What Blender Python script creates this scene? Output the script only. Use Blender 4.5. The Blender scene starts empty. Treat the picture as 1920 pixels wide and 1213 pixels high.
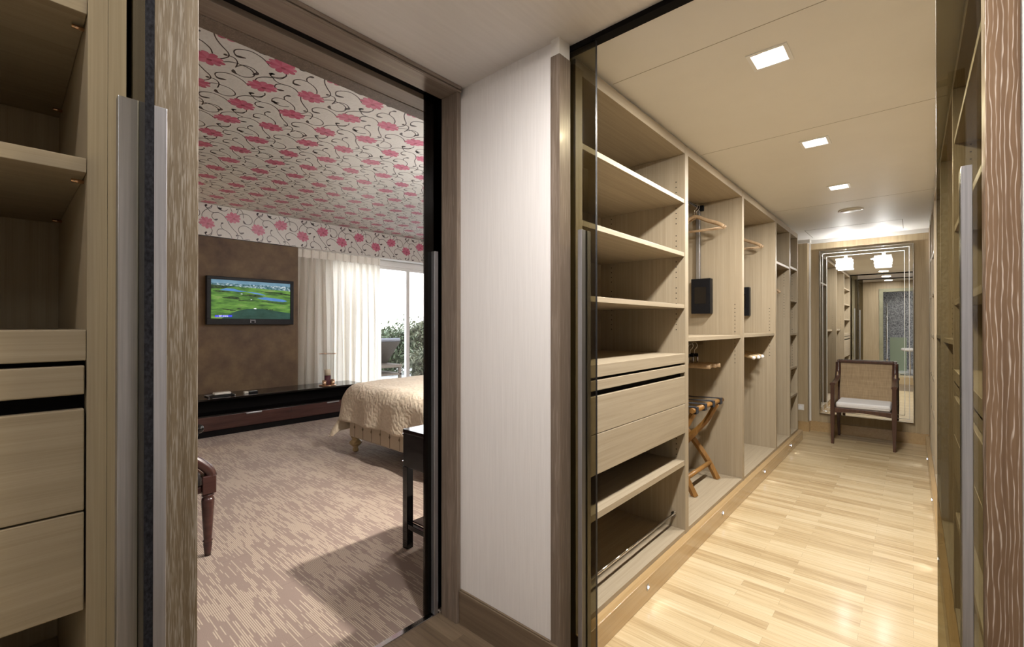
import bpy, math, random
from mathutils import Vector, Matrix, noise as mnoise

# ------------------------------------------------------------------ camera, world, lights, exposure
sc = bpy.context.scene
COL = sc.collection
R = math.radians

CAM_Z = 1.38
cam_d = bpy.data.cameras.new('camera')
cam = bpy.data.objects.new('camera', cam_d)
COL.objects.link(cam)
cam.location = (0, 0, CAM_Z)
cam.rotation_euler = (R(90.2), 0, R(41.6))
cam_d.sensor_fit = 'HORIZONTAL'
cam_d.sensor_width = 36
cam_d.lens = 36 * 846 / 1920
cam_d.clip_start = 0.02
sc.camera = cam

sc.view_settings.view_transform = 'Standard'
sc.view_settings.look = 'None'
sc.view_settings.gamma = 1
sc.view_settings.exposure = 0.0
sc.view_settings.use_curve_mapping = False
sc.cycles.max_bounces = 9
sc.cycles.diffuse_bounces = 4
sc.cycles.glossy_bounces = 5
sc.cycles.transparent_max_bounces = 12
sc.cycles.transmission_bounces = 4
sc.cycles.caustics_reflective = False
sc.cycles.caustics_refractive = False
sc.cycles.sample_clamp_indirect = 4.0

world = bpy.data.worlds.new('sky')
sc.world = world
world.use_nodes = True
wn = world.node_tree
bg = wn.nodes['Background']
wtc = wn.nodes.new('ShaderNodeTexCoord')
wsep = wn.nodes.new('ShaderNodeSeparateXYZ')
wramp = wn.nodes.new('ShaderNodeValToRGB')
wramp.color_ramp.elements[0].position = 0.0
wramp.color_ramp.elements[0].color = (1.0, 0.97, 0.93, 1)
wramp.color_ramp.elements[1].position = 0.6
wramp.color_ramp.elements[1].color = (0.80, 0.88, 1.0, 1)
wn.links.new(wtc.outputs['Generated'], wsep.inputs[0])
wn.links.new(wsep.outputs['Z'], wramp.inputs[0])
wn.links.new(wramp.outputs[0], bg.inputs[0])
bg.inputs[1].default_value = 5.5


def lamp(kind, name, loc, power, color=(1, 1, 1), size=0.1, rot=(0, 0, 0), spread=None, size_y=None, spot=None, blend=0.5):
    d = bpy.data.lights.new(name, kind)
    d.energy = power
    d.color = color
    if kind == 'AREA':
        d.shape = 'DISK' if size_y is None else 'RECTANGLE'
        d.size = size
        if size_y:
            d.size_y = size_y
        if spread:
            d.spread = R(spread)
    elif kind == 'SPOT':
        d.shadow_soft_size = size
        d.spot_size = R(spot or 120)
        d.spot_blend = blend
    else:
        d.shadow_soft_size = size
    o = bpy.data.objects.new(name, d)
    o.location = loc
    o.rotation_euler = rot
    COL.objects.link(o)
    return o


WARM = (1.0, 0.955, 0.89)
DOWN = [(-0.44, 2.105), (-0.44, 3.27), (-0.44, 4.45)]
for (x, y) in DOWN:                                   # the three closet downlights
    lamp('AREA', 'downlight_lamp', (x, y, 2.475), 38, WARM, 0.15)
lamp('AREA', 'downlight_lamp', (-0.44, 0.85, 2.475), 36, (1, 0.955, 0.92), 0.15)       # hall downlight
lamp('AREA', 'downlight_lamp', (-0.44, -0.38, 2.475), 8, WARM, 0.15)      # assumed downlight lighting the near dressing room
lamp('POINT', 'bathroom_fill', (0.9, -1.9, 2.3), 14, (1, 0.96, 0.9), 0.1)  # added point light without a fitting, brightens the bathroom
# bedroom: bedside wall lamp assumed from the table's shadow and an unseen pendant added to brighten the room (their fittings are built below)
lamp('SPOT', 'assumed_bedside_lamp', (-2.02, 2.45, 1.72), 240, (1, 0.93, 0.84), 0.03, (0, 0, 0), spot=165, blend=0.6)
lamp('POINT', 'pendant_fill', (-3.0, 3.7, 2.40), 125, (1, 0.975, 0.95), 0.30)

# ------------------------------------------------------------------ materials


def new_mat(name):
    m = bpy.data.materials.new(name)
    m.use_nodes = True
    nt = m.node_tree
    b = nt.nodes['Principled BSDF']
    return m, nt, b


def plain(name, col, rough=0.5, metal=0.0, spec=0.5, emit=None, es=0.0, coat=0.0, trans=0.0, alpha=1.0, sheen=0.0):
    m, nt, b = new_mat(name)
    b.inputs['Base Color'].default_value = (*col, 1)
    b.inputs['Roughness'].default_value = rough
    b.inputs['Metallic'].default_value = metal
    b.inputs['Specular IOR Level'].default_value = spec
    b.inputs['Coat Weight'].default_value = coat
    b.inputs['Coat Roughness'].default_value = 0.05
    b.inputs['Sheen Weight'].default_value = sheen
    if emit:
        b.inputs['Emission Color'].default_value = (*emit, 1)
        b.inputs['Emission Strength'].default_value = es
    return m


def nd(nt, t, **kw):
    n = nt.nodes.new(t)
    for k, v in kw.items():
        setattr(n, k, v)
    return n


def coords(nt, scale=(1, 1, 1), rot=(0, 0, 0), out='Object'):
    tc = nd(nt, 'ShaderNodeTexCoord')
    mp = nd(nt, 'ShaderNodeMapping')
    mp.inputs['Scale'].default_value = scale
    mp.inputs['Rotation'].default_value = rot
    nt.links.new(tc.outputs[out], mp.inputs[0])
    return mp.outputs[0]


def noise_tex(nt, vec, scale, detail=4, rough=0.6, dist=0.0):
    n = nd(nt, 'ShaderNodeTexNoise')
    n.inputs['Scale'].default_value = scale
    n.inputs['Detail'].default_value = detail
    n.inputs['Roughness'].default_value = rough
    n.inputs['Distortion'].default_value = dist
    nt.links.new(vec, n.inputs['Vector'])
    return n.outputs['Fac']


def ramp(nt, fac, stops):
    r = nd(nt, 'ShaderNodeValToRGB')
    e = r.color_ramp.elements
    while len(e) < len(stops):
        e.new(0.5)
    for i, (p, c) in enumerate(stops):
        e[i].position = p
        e[i].color = (*c, 1) if len(c) == 3 else c
    nt.links.new(fac, r.inputs[0])
    return r.outputs[0]


def mixc(nt, fac, a, b, mode='MIX'):
    n = nd(nt, 'ShaderNodeMix', data_type='RGBA', blend_type=mode)
    for sock, v in ((n.inputs[0], fac), (n.inputs[6], a), (n.inputs[7], b)):
        if hasattr(v, 'is_linked') or isinstance(v, bpy.types.NodeSocket):
            nt.links.new(v, sock)
        elif isinstance(v, (int, float)):
            sock.default_value = v
        else:
            sock.default_value = (*v, 1)
    return n.outputs[2]


def math_n(nt, op, a, b=None, c=None):
    n = nd(nt, 'ShaderNodeMath', operation=op)
    for i, v in enumerate((a, b, c)):
        if v is None:
            continue
        if isinstance(v, (int, float)):
            n.inputs[i].default_value = v
        else:
            nt.links.new(v, n.inputs[i])
    return n.outputs[0]


def bump(nt, b, h, strength=0.3, dist=0.002):
    n = nd(nt, 'ShaderNodeBump')
    n.inputs['Strength'].default_value = strength
    n.inputs['Distance'].default_value = dist
    nt.links.new(h, n.inputs['Height'])
    nt.links.new(n.outputs[0], b.inputs['Normal'])


def wood(name, axis, c0, c1, fine=1.0, rough=0.45, fleck=None, fleck_amt=0.5, spec=0.4, coat=0.0, fs=1.0):
    """straight grain running along AXIS, made of two stretched noises; FLECK adds pale limed pores"""
    m, nt, b = new_mat(name)
    s_long, s_x = 0.55, 26.0 * fine
    sc3 = {'X': (s_long, s_x, s_x), 'Y': (s_x, s_long, s_x), 'Z': (s_x, s_x, s_long)}[axis]
    v = coords(nt, sc3)
    n1 = noise_tex(nt, v, 1.6, 6, 0.62, 0.3)
    sc4 = tuple(3.2 * k for k in sc3)
    n2 = noise_tex(nt, coords(nt, sc4), 2.4, 3, 0.7)
    f = math_n(nt, 'ADD', math_n(nt, 'MULTIPLY', n1, 0.62), math_n(nt, 'MULTIPLY', n2, 0.38))
    col = ramp(nt, f, [(0.30, c0), (0.68, c1)])
    if fleck:
        s5 = tuple(fs * k for k in {'X': (7, 190, 190), 'Y': (190, 7, 190), 'Z': (190, 190, 7)}[axis])
        n3 = noise_tex(nt, coords(nt, s5), 1.0, 2, 0.5, 0.6)
        n4 = noise_tex(nt, coords(nt, tuple(k * 0.3 for k in s5)), 0.55, 3, 0.6, 1.2)
        mk = ramp(nt, math_n(nt, 'MULTIPLY', n3, math_n(nt, 'ADD', n4, 0.5)), [(0.50, (0, 0, 0)), (0.64, (1, 1, 1))])
        col = mixc(nt, math_n(nt, 'MULTIPLY', mk, fleck_amt), col, fleck)
    nt.links.new(col, b.inputs['Base Color'])
    b.inputs['Roughness'].default_value = rough
    b.inputs['Specular IOR Level'].default_value = spec
    b.inputs['Coat Weight'].default_value = coat
    b.inputs['Coat Roughness'].default_value = 0.12
    bump(nt, b, n2, 0.12, 0.001)
    return m


OAK0, OAK1 = (0.285, 0.230, 0.155), (0.405, 0.338, 0.243)
oak_v = wood('pale oak vertical grain', 'Z', OAK0, OAK1, fine=1.7)
oak_h = wood('pale oak lengthwise grain', 'Y', OAK0, OAK1, fine=1.7)
oak_x = wood('pale oak crosswise grain', 'X', OAK0, OAK1, fine=1.7)
plinth_m = wood('plinth oak', 'Y', (0.36, 0.235, 0.105), (0.48, 0.335, 0.17), rough=0.22, spec=0.6, coat=0.4)
endwall_m = wood('end wall oak', 'Z', (0.32, 0.245, 0.145), (0.47, 0.375, 0.24), fine=0.6)
taupe_v = wood('taupe oak vertical', 'Z', (0.115, 0.085, 0.062), (0.195, 0.152, 0.116), fleck=(0.33, 0.27, 0.22), fleck_amt=0.35, rough=0.35, coat=0.15)
taupe_y_lit = wood('taupe oak lengthwise lit copy', 'Y', (0.165, 0.125, 0.095), (0.265, 0.212, 0.168), rough=0.25, spec=0.7, coat=0.35)  # lighter copy of the taupe oak: bedroom light painted into the door soffit
taupe_x = wood('taupe oak crosswise', 'X', (0.115, 0.080, 0.050), (0.20, 0.148, 0.10), rough=0.4)
limed_post = wood('limed brown oak', 'Z', (0.095, 0.068, 0.038), (0.155, 0.115, 0.068), fleck=(0.32, 0.285, 0.235), fleck_amt=0.6, fs=3.4)


def cathedral(name):
    """brown oak with white-filled cathedral grain"""
    m, nt, b = new_mat(name)
    v = coords(nt, (9, 9, 1.5))
    w = nd(nt, 'ShaderNodeTexWave', wave_type='BANDS', bands_direction='X', wave_profile='SAW')
    w.inputs['Scale'].default_value = 4.6
    w.inputs['Distortion'].default_value = 9.0
    w.inputs['Detail'].default_value = 2.5
    w.inputs['Detail Scale'].default_value = 0.9
    nt.links.new(v, w.inputs['Vector'])
    n3 = noise_tex(nt, coords(nt, (260, 260, 18)), 1.0, 2, 0.5)
    mk = ramp(nt, w.outputs['Fac'], [(0.70, (0, 0, 0)), (0.82, (1, 1, 1)), (0.90, (1, 1, 1)), (0.97, (0, 0, 0))])
    mk = math_n(nt, 'MULTIPLY', mk, ramp(nt, n3, [(0.36, (0.1, 0.1, 0.1)), (0.60, (1, 1, 1))]))
    n1 = noise_tex(nt, coords(nt, (40, 40, 1.2)), 1.5, 5, 0.6)
    base = ramp(nt, n1, [(0.3, (0.12, 0.068, 0.034)), (0.7, (0.19, 0.115, 0.062))])
    nt.links.new(mixc(nt, math_n(nt, 'MULTIPLY', mk, 0.8), base, (0.58, 0.50, 0.42)), b.inputs['Base Color'])
    b.inputs['Roughness'].default_value = 0.45
    bump(nt, b, mk, -0.2, 0.001)
    return m


limed_cathedral = cathedral('limed cathedral oak')


def plank_floor(name, dark, mid, light, length=0.50, width=0.062, rough=0.28, coat=0.25):
    m, nt, b = new_mat(name)
    v = coords(nt, (1, 1, 1))
    br = nd(nt, 'ShaderNodeTexBrick', offset=0.37, offset_frequency=2, squash=1.0)
    br.inputs['Color1'].default_value = (0, 0, 0, 1)
    br.inputs['Color2'].default_value = (1, 1, 1, 1)
    br.inputs['Mortar'].default_value = (0.5, 0.5, 0.5, 1)
    br.inputs['Scale'].default_value = 1.0
    br.inputs['Mortar Size'].default_value = 0.0007
    br.inputs['Mortar Smooth'].default_value = 0.3
    br.inputs['Bias'].default_value = 0.0
    br.inputs['Brick Width'].default_value = length
    br.inputs['Row Height'].default_value = width
    nt.links.new(v, br.inputs['Vector'])
    # grain along the plank (X), shifted per plank
    off = nd(nt, 'ShaderNodeVectorMath', operation='MULTIPLY_ADD')
    nt.links.new(br.outputs['Color'], off.inputs[0])
    off.inputs[1].default_value = (3.1, 7.7, 1.3)
    nt.links.new(coords(nt, (1.6, 34, 1)), off.inputs[2])
    n1 = noise_tex(nt, off.outputs[0], 1.5, 6, 0.62, 0.8)
    f = math_n(nt, 'ADD', math_n(nt, 'MULTIPLY', br.outputs['Color'], 0.26), math_n(nt, 'MULTIPLY_ADD', n1, 0.66, 0.04))
    col = ramp(nt, f, [(0.30, dark), (0.49, mid), (0.68, light)])
    col = mixc(nt, math_n(nt, 'MULTIPLY', br.outputs['Fac'], 0.5), col, tuple(0.35 * k for k in dark))
    nt.links.new(col, b.inputs['Base Color'])
    nt.links.new(ramp(nt, n1, [(0.3, (rough + .10,) * 3), (0.7, (rough,) * 3)]), b.inputs['Roughness'])
    b.inputs['Coat Weight'].default_value = coat
    b.inputs['Coat Roughness'].default_value = 0.14
    return m


floor_m = plank_floor('light oak strip floor', (0.37, 0.262, 0.135), (0.52, 0.402, 0.232), (0.61, 0.50, 0.32))
dim_hall_floor_m = plank_floor('shade darkened oak hall floor', (0.10, 0.070, 0.043), (0.155, 0.11, 0.07), (0.21, 0.155, 0.10), rough=0.35)  # hall boards darkened in colour, standing in for the dim light there


def carpet():
    m, nt, b = new_mat('streaked carpet')
    tc = nd(nt, 'ShaderNodeTexCoord')
    sep = nd(nt, 'ShaderNodeSeparateXYZ')
    nt.links.new(tc.outputs['Object'], sep.inputs[0])
    row = math_n(nt, 'FLOOR', math_n(nt, 'DIVIDE', sep.outputs['Y'], 0.0084))
    cmb = nd(nt, 'ShaderNodeCombineXYZ')
    nt.links.new(math_n(nt, 'MULTIPLY', sep.outputs['X'], 5.5), cmb.inputs[0])
    nt.links.new(math_n(nt, 'MULTIPLY', row, 7.31), cmb.inputs[1])
    n1 = noise_tex(nt, cmb.outputs[0], 1.0, 1, 0.5)
    big = noise_tex(nt, coords(nt, (1.0, 2.2, 1)), 2.6, 3, 0.6)
    fld = math_n(nt, 'FRACT', math_n(nt, 'DIVIDE', sep.outputs['Y'], 0.0084))
    gap = math_n(nt, 'GREATER_THAN', fld, 0.48)
    t = math_n(nt, 'ADD', n1, math_n(nt, 'MULTIPLY', math_n(nt, 'SUBTRACT', big, 0.5), 0.75))
    mk = math_n(nt, 'MULTIPLY', ramp(nt, t, [(0.485, (0, 0, 0)), (0.515, (1, 1, 1))]), gap)
    gr = noise_tex(nt, coords(nt, (1, 1, 1)), 420, 2, 0.5)
    lo = ramp(nt, gr, [(0.3, (0.245, 0.182, 0.152)), (0.7, (0.315, 0.242, 0.206))])
    hi = ramp(nt, gr, [(0.3, (0.45, 0.365, 0.28)), (0.7, (0.56, 0.465, 0.365))])
    col = mixc(nt, mk, lo, hi)
    # tile seams every half metre
    sx = math_n(nt, 'LESS_THAN', math_n(nt, 'FRACT', math_n(nt, 'DIVIDE', sep.outputs['X'], 0.5)), 0.006)
    col = mixc(nt, math_n(nt, 'MULTIPLY', sx, 0.35), col, (0.10, 0.07, 0.06))
    nt.links.new(col, b.inputs['Base Color'])
    b.inputs['Roughness'].default_value = 0.95
    b.inputs['Specular IOR Level'].default_value = 0.1
    b.inputs['Sheen Weight'].default_value = 0.15
    bump(nt, b, math_n(nt, 'ADD', gr, mk), 0.35, 0.003)
    return m


carpet_m = carpet()


def textured(name, c0, c1, scale3, rough=0.6, bstr=0.15, spec=0.4, detail=4, nscale=1.0, sheen=0.0, bdist=0.001):
    m, nt, b = new_mat(name)
    n1 = noise_tex(nt, coords(nt, scale3), nscale, detail, 0.6)
    nt.links.new(ramp(nt, n1, [(0.3, c0), (0.7, c1)]), b.inputs['Base Color'])
    b.inputs['Roughness'].default_value = rough
    b.inputs['Specular IOR Level'].default_value = spec
    b.inputs['Sheen Weight'].default_value = sheen
    bump(nt, b, n1, bstr, bdist)
    return m


white_vinyl = textured('off white woven wall vinyl', (0.72, 0.695, 0.68), (0.78, 0.755, 0.74), (160, 160, 5), rough=0.5)
ceiling_m = textured('cream ceiling paint', (0.75, 0.73, 0.695), (0.78, 0.76, 0.725), (3, 3, 3), rough=0.55, bstr=0.02)
ceiling_hall_m = textured('pale woven ceiling vinyl', (0.69, 0.655, 0.62), (0.74, 0.705, 0.67), (60, 4, 60), rough=0.45, bstr=0.1)
seam_m = plain('ceiling panel seam', (0.30, 0.27, 0.22), 0.7)
white_trim = plain('white satin trim', (0.72, 0.70, 0.66), 0.4)
black_void = plain('matt black', (0.006, 0.005, 0.005), 0.8, spec=0.1)
black_gloss = plain('black lacquer', (0.004, 0.003, 0.003), 0.07, spec=0.5)
black_plastic = textured('black plastic', (0.004, 0.004, 0.005), (0.010, 0.010, 0.012), (90, 90, 90), rough=0.42, spec=0.15)
alu = textured('brushed aluminium', (0.36, 0.36, 0.375), (0.47, 0.47, 0.485), (300, 300, 4), rough=0.33)
alu.node_tree.nodes['Principled BSDF'].inputs['Metallic'].default_value = 0.9
chrome = plain('chrome', (0.82, 0.82, 0.84), 0.08, 1.0)
brass = plain('rose brass', (0.72, 0.46, 0.30), 0.14, 1.0)
mahogany = textured('dark mahogany', (0.034, 0.013, 0.011), (0.068, 0.026, 0.021), (30, 2, 30), rough=0.25, spec=0.6)
walnut = textured('dark walnut', (0.045, 0.020, 0.013), (0.095, 0.042, 0.028), (60, 60, 3), rough=0.28, spec=0.5)
rack_wood = textured('honey brown wood', (0.20, 0.095, 0.022), (0.33, 0.17, 0.05), (50, 50, 6), rough=0.35)
hanger_wood = textured('pale hanger wood', (0.33, 0.22, 0.125), (0.45, 0.32, 0.195), (60, 60, 10), rough=0.4)
pale_hanger_wood = textured('cream hanger wood', (0.42, 0.30, 0.16), (0.54, 0.41, 0.25), (60, 60, 10), rough=0.4)
white_knob = plain('white knob', (0.85, 0.85, 0.86), 0.25)
strap_m = plain('black webbing strap', (0.018, 0.019, 0.025), 0.7)
brown_suede = textured('brown suede wall covering', (0.062, 0.032, 0.018), (0.165, 0.108, 0.052), (3.2, 3.2, 3.2), rough=0.6, detail=9, sheen=0.15, bstr=0.1)
suede_side = brown_suede
white_cushion = textured('white cushion cotton', (0.70, 0.68, 0.67), (0.78, 0.77, 0.76), (220, 220, 220), rough=0.85)
leather = textured('dark grey leather', (0.032, 0.028, 0.028), (0.055, 0.05, 0.05), (40, 40, 40), rough=0.4)
upholstery = textured('beige upholstery', (0.47, 0.385, 0.275), (0.55, 0.46, 0.34), (160, 160, 160), rough=0.8, sheen=0.2)
seam_dark = plain('upholstery button tuft', (0.20, 0.15, 0.10), 0.9)
gilt = textured('antique gilt wood', (0.36, 0.26, 0.12), (0.55, 0.42, 0.22), (40, 40, 40), rough=0.4)
candle_cream = plain('cream wax', (0.78, 0.68, 0.52), 0.5)
candle_plum = plain('plum wax', (0.10, 0.022, 0.035), 0.5)
paper_m = textured('wallpaper ground', (0.53, 0.505, 0.465), (0.59, 0.565, 0.525), (55, 55, 55), rough=0.40, bstr=0.05, spec=0.9)
vine_m = plain('wallpaper vine', (0.035, 0.016, 0.016), 0.40, spec=0.9)
petal_a = plain('wallpaper petal', (0.40, 0.060, 0.125), 0.40, spec=1.0)
petal_b = plain('wallpaper petal light', (0.46, 0.115, 0.185), 0.40, spec=1.0)
petal_c = plain('wallpaper petal heart', (0.24, 0.02, 0.05), 0.40, spec=1.0)
frame_white = plain('white window frame', (0.78, 0.77, 0.75), 0.3)
terrace_m = textured('pale terrace stone', (0.62, 0.60, 0.57), (0.72, 0.70, 0.67), (6, 6, 6), rough=0.7)
mosaic_m, _nt, _b = new_mat('grey mosaic')
_vo = nd(_nt, 'ShaderNodeTexVoronoi')
_vo.inputs['Scale'].default_value = 55
_nt.links.new(coords(_nt), _vo.inputs['Vector'])
_nt.links.new(ramp(_nt, _vo.outputs['Color'], [(0.1, (0.07, 0.07, 0.075)), (0.9, (0.34, 0.34, 0.35))]), _b.inputs['Base Color'])
_b.inputs['Roughness'].default_value = 0.25
olive_stone = textured('olive stone', (0.24, 0.235, 0.15), (0.31, 0.30, 0.20), (8, 8, 8), rough=0.4)
green_glass = plain('sage panel', (0.22, 0.26, 0.18), 0.3)
marble = textured('white marble', (0.62, 0.61, 0.60), (0.74, 0.73, 0.72), (3, 3, 3), rough=0.2)
lounger_wood = textured('weathered teak', (0.10, 0.075, 0.055), (0.16, 0.125, 0.095), (3, 40, 40), rough=0.7)
wicker = textured('brown wicker', (0.025, 0.018, 0.012), (0.065, 0.048, 0.034), (50, 50, 50), rough=0.7)
lounger_pad = plain('grey outdoor pad', (0.14, 0.14, 0.155), 0.8)
remote_white = plain('white plastic', (0.75, 0.72, 0.64), 0.35)


def leaves_mat(name, c0, c1):
    m, nt, b = new_mat(name)
    n1 = noise_tex(nt, coords(nt, (1, 1, 1)), 6, 3, 0.6)
    nt.links.new(ramp(nt, n1, [(0.35, c0), (0.65, c1)]), b.inputs['Base Color'])
    b.inputs['Roughness'].default_value = 0.6
    return m


leaf_m = leaves_mat('olive green foliage', (0.035, 0.058, 0.020), (0.11, 0.14, 0.068))
leaf_n = leaves_mat('mixed green foliage', (0.065, 0.080, 0.036), (0.18, 0.175, 0.11))


def glass_mat(name, tint, refl=0.10):
    """clear sheet: a tinted see-through body under a Fresnel reflection"""
    m, nt, b = new_mat(name)
    out = nt.nodes['Material Output']
    nt.nodes.remove(b)
    tr = nd(nt, 'ShaderNodeBsdfTransparent')
    tr.inputs[0].default_value = (*tint, 1)
    gl = nd(nt, 'ShaderNodeBsdfGlossy')
    gl.inputs['Roughness'].default_value = 0.0
    gl.inputs[0].default_value = (0.9, 0.9, 0.9, 1)
    lw = nd(nt, 'ShaderNodeLayerWeight')
    lw.inputs[0].default_value = 0.5
    fac = math_n(nt, 'MULTIPLY_ADD', math_n(nt, 'POWER', lw.outputs['Facing'], 5.0), 0.6, 0.4 * refl)
    mx = nd(nt, 'ShaderNodeMixShader')
    nt.links.new(fac, mx.inputs[0])
    nt.links.new(tr.outputs[0], mx.inputs[1])
    nt.links.new(gl.outputs[0], mx.inputs[2])
    nt.links.new(mx.outputs[0], out.inputs[0])
    return m


smoked = glass_mat('smoked bronze glass', (0.50, 0.475, 0.385))
dark_glass = glass_mat('dark smoked glass', (0.30, 0.27, 0.25))
clear = glass_mat('clear glass', (0.97, 0.98, 0.98))
edge_m = textured('ground glass edge', (0.001, 0.001, 0.0015), (0.022, 0.022, 0.026), (260, 260, 160), rough=0.4, detail=6, spec=0.12)
mirror_m = plain('mirror silver', (0.80, 0.81, 0.80), 0.0, 1.0)
mirror_edge = plain('bevelled mirror edge', (0.75, 0.76, 0.77), 0.12, 1.0)
bevel_line = plain('cut bevel line', (0.80, 0.80, 0.79), 0.3, 0.3)
lamp_glow = plain('lamp lens', (1, 1, 1), 0.3, emit=(1, 0.96, 0.88), es=28)
crystal_glow = plain('lit crystal', (1, 1, 1), 0.1, emit=(1, 0.97, 0.93), es=9)
crystal_edge = plain('crystal bar', (0.75, 0.75, 0.75), 0.1, emit=(1, 0.97, 0.93), es=1.6)
led_glow = plain('blue white led', (1, 1, 1), 0.3, emit=(0.80, 0.86, 1.0), es=14)
lamp_white = plain('white lamp housing', (0.80, 0.80, 0.80), 0.35)
added_shade_glow = plain('added console lamp shade', (0.9, 0.85, 0.75), 0.6, emit=(1, 0.86, 0.7), es=4)  # glowing shade of the unseen lamp added on the console


def curtain_mat(name='ivory curtain cloth', sheer=0.5):
    m, nt, b = new_mat(name)
    out = nt.nodes['Material Output']
    n1 = noise_tex(nt, coords(nt, (220, 220, 60)), 1.0, 2, 0.5)
    col = ramp(nt, n1, [(0.3, (0.80, 0.755, 0.68)), (0.7, (0.86, 0.815, 0.74))])
    nt.links.new(col, b.inputs['Base Color'])
    b.inputs['Roughness'].default_value = 0.9
    tl = nd(nt, 'ShaderNodeBsdfTranslucent')
    nt.links.new(col, tl.inputs[0])
    mx = nd(nt, 'ShaderNodeMixShader')
    mx.inputs[0].default_value = sheer
    nt.links.new(b.outputs[0], mx.inputs[1])
    nt.links.new(tl.outputs[0], mx.inputs[2])
    nt.links.new(mx.outputs[0], out.inputs[0])
    return m


curtain_m = curtain_mat()
header_m = curtain_mat('doubled curtain heading', 0.14)


def quilt_mat():
    m, nt, b = new_mat('cream quilted cotton')
    v = coords(nt, (1, 1, 1))
    vo = nd(nt, 'ShaderNodeTexVoronoi', feature='F1')
    vo.inputs['Scale'].default_value = 30
    nt.links.new(coords(nt, (1, 1, 1.0), rot=(0.3, 0.2, 0.7)), vo.inputs['Vector'])
    w = nd(nt, 'ShaderNodeTexWave', wave_type='BANDS', bands_direction='DIAGONAL')
    w.inputs['Scale'].default_value = 7
    w.inputs['Distortion'].default_value = 14
    w.inputs['Detail'].default_value = 2
    nt.links.new(v, w.inputs['Vector'])
    h = math_n(nt, 'ADD', math_n(nt, 'MULTIPLY', vo.outputs['Distance'], -0.7), math_n(nt, 'MULTIPLY', w.outputs['Fac'], 0.22))
    n1 = noise_tex(nt, v, 7, 3, 0.6)
    nt.links.new(ramp(nt, n1, [(0.3, (0.55, 0.46, 0.34)), (0.7, (0.66, 0.57, 0.44))]), b.inputs['Base Color'])
    b.inputs['Roughness'].default_value = 0.8
    b.inputs['Sheen Weight'].default_value = 0.2
    bump(nt, b, h, 0.6, 0.012)
    return m


quilt_m = quilt_mat()


def cane_mat():
    m, nt, b = new_mat('woven cane')
    v = coords(nt, (1, 1, 1))
    sep = nd(nt, 'ShaderNodeSeparateXYZ')
    nt.links.new(v, sep.inputs[0])
    a = math_n(nt, 'SINE', math_n(nt, 'MULTIPLY', sep.outputs['X'], 700))
    c = math_n(nt, 'SINE', math_n(nt, 'MULTIPLY', sep.outputs['Z'], 620))
    wv = math_n(nt, 'MULTIPLY', a, c)
    st = noise_tex(nt, coords(nt, (3, 3, 120)), 1.0, 3, 0.6)
    st2 = noise_tex(nt, coords(nt, (120, 120, 3)), 1.0, 3, 0.6)
    f = math_n(nt, 'ADD', math_n(nt, 'MULTIPLY', wv, 0.10), math_n(nt, 'ADD', math_n(nt, 'MULTIPLY', st, 0.5), math_n(nt, 'MULTIPLY', st2, 0.5)))
    nt.links.new(ramp(nt, f, [(0.32, (0.27, 0.185, 0.095)), (0.66, (0.47, 0.345, 0.20))]), b.inputs['Base Color'])
    b.inputs['Roughness'].default_value = 0.6
    bump(nt, b, wv, 0.3, 0.001)
    return m


cane_m = cane_mat()


def emis(name, stops, scale3, s=1.0, detail=4, dist=0.0):
    m, nt, b = new_mat(name)
    n1 = noise_tex(nt, coords(nt, scale3), 1.0, detail, 0.6, dist)
    c = ramp(nt, n1, stops)
    b.inputs['Base Color'].default_value = (0.01, 0.01, 0.01, 1)
    b.inputs['Roughness'].default_value = 0.5
    b.inputs['Specular IOR Level'].default_value = 0.15
    nt.links.new(c, b.inputs['Emission Color'])
    b.inputs['Emission Strength'].default_value = s
    return m


TV = [
    emis('screen fairway', [(0.34, (0.03, 0.07, 0.02)), (0.46, (0.065, 0.16, 0.028)), (0.60, (0.125, 0.27, 0.045)), (0.72, (0.26, 0.27, 0.12))], (3, 4, 20), 1.15),
    emis('screen town', [(0.36, (0.03, 0.10, 0.11)), (0.50, (0.10, 0.20, 0.24)), (0.60, (0.42, 0.52, 0.56)), (0.70, (0.8, 0.78, 0.72))], (3, 26, 50), detail=2),
    emis('screen lake', [(0.3, (0.05, 0.16, 0.42)), (0.7, (0.13, 0.30, 0.66))], (2, 6, 20)),
    emis('screen dark pond', [(0.3, (0.012, 0.045, 0.03)), (0.7, (0.03, 0.09, 0.07))], (2, 5, 14)),
    emis('screen haze', [(0.3, (0.10, 0.22, 0.32)), (0.7, (0.20, 0.34, 0.42))], (2, 5, 14)),
    emis('screen trees', [(0.35, (0.008, 0.02, 0.006)), (0.65, (0.05, 0.09, 0.03))], (2, 30, 40)),
    plain('screen caption blue', (0.01, 0.01, 0.05), 0.2, emit=(0.01, 0.02, 0.75), es=1.0),
    plain('screen white', (0.1, 0.1, 0.1), 0.2, emit=(0.9, 0.92, 0.95), es=1.0),
]

# ------------------------------------------------------------------ mesh and scene helpers


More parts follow.
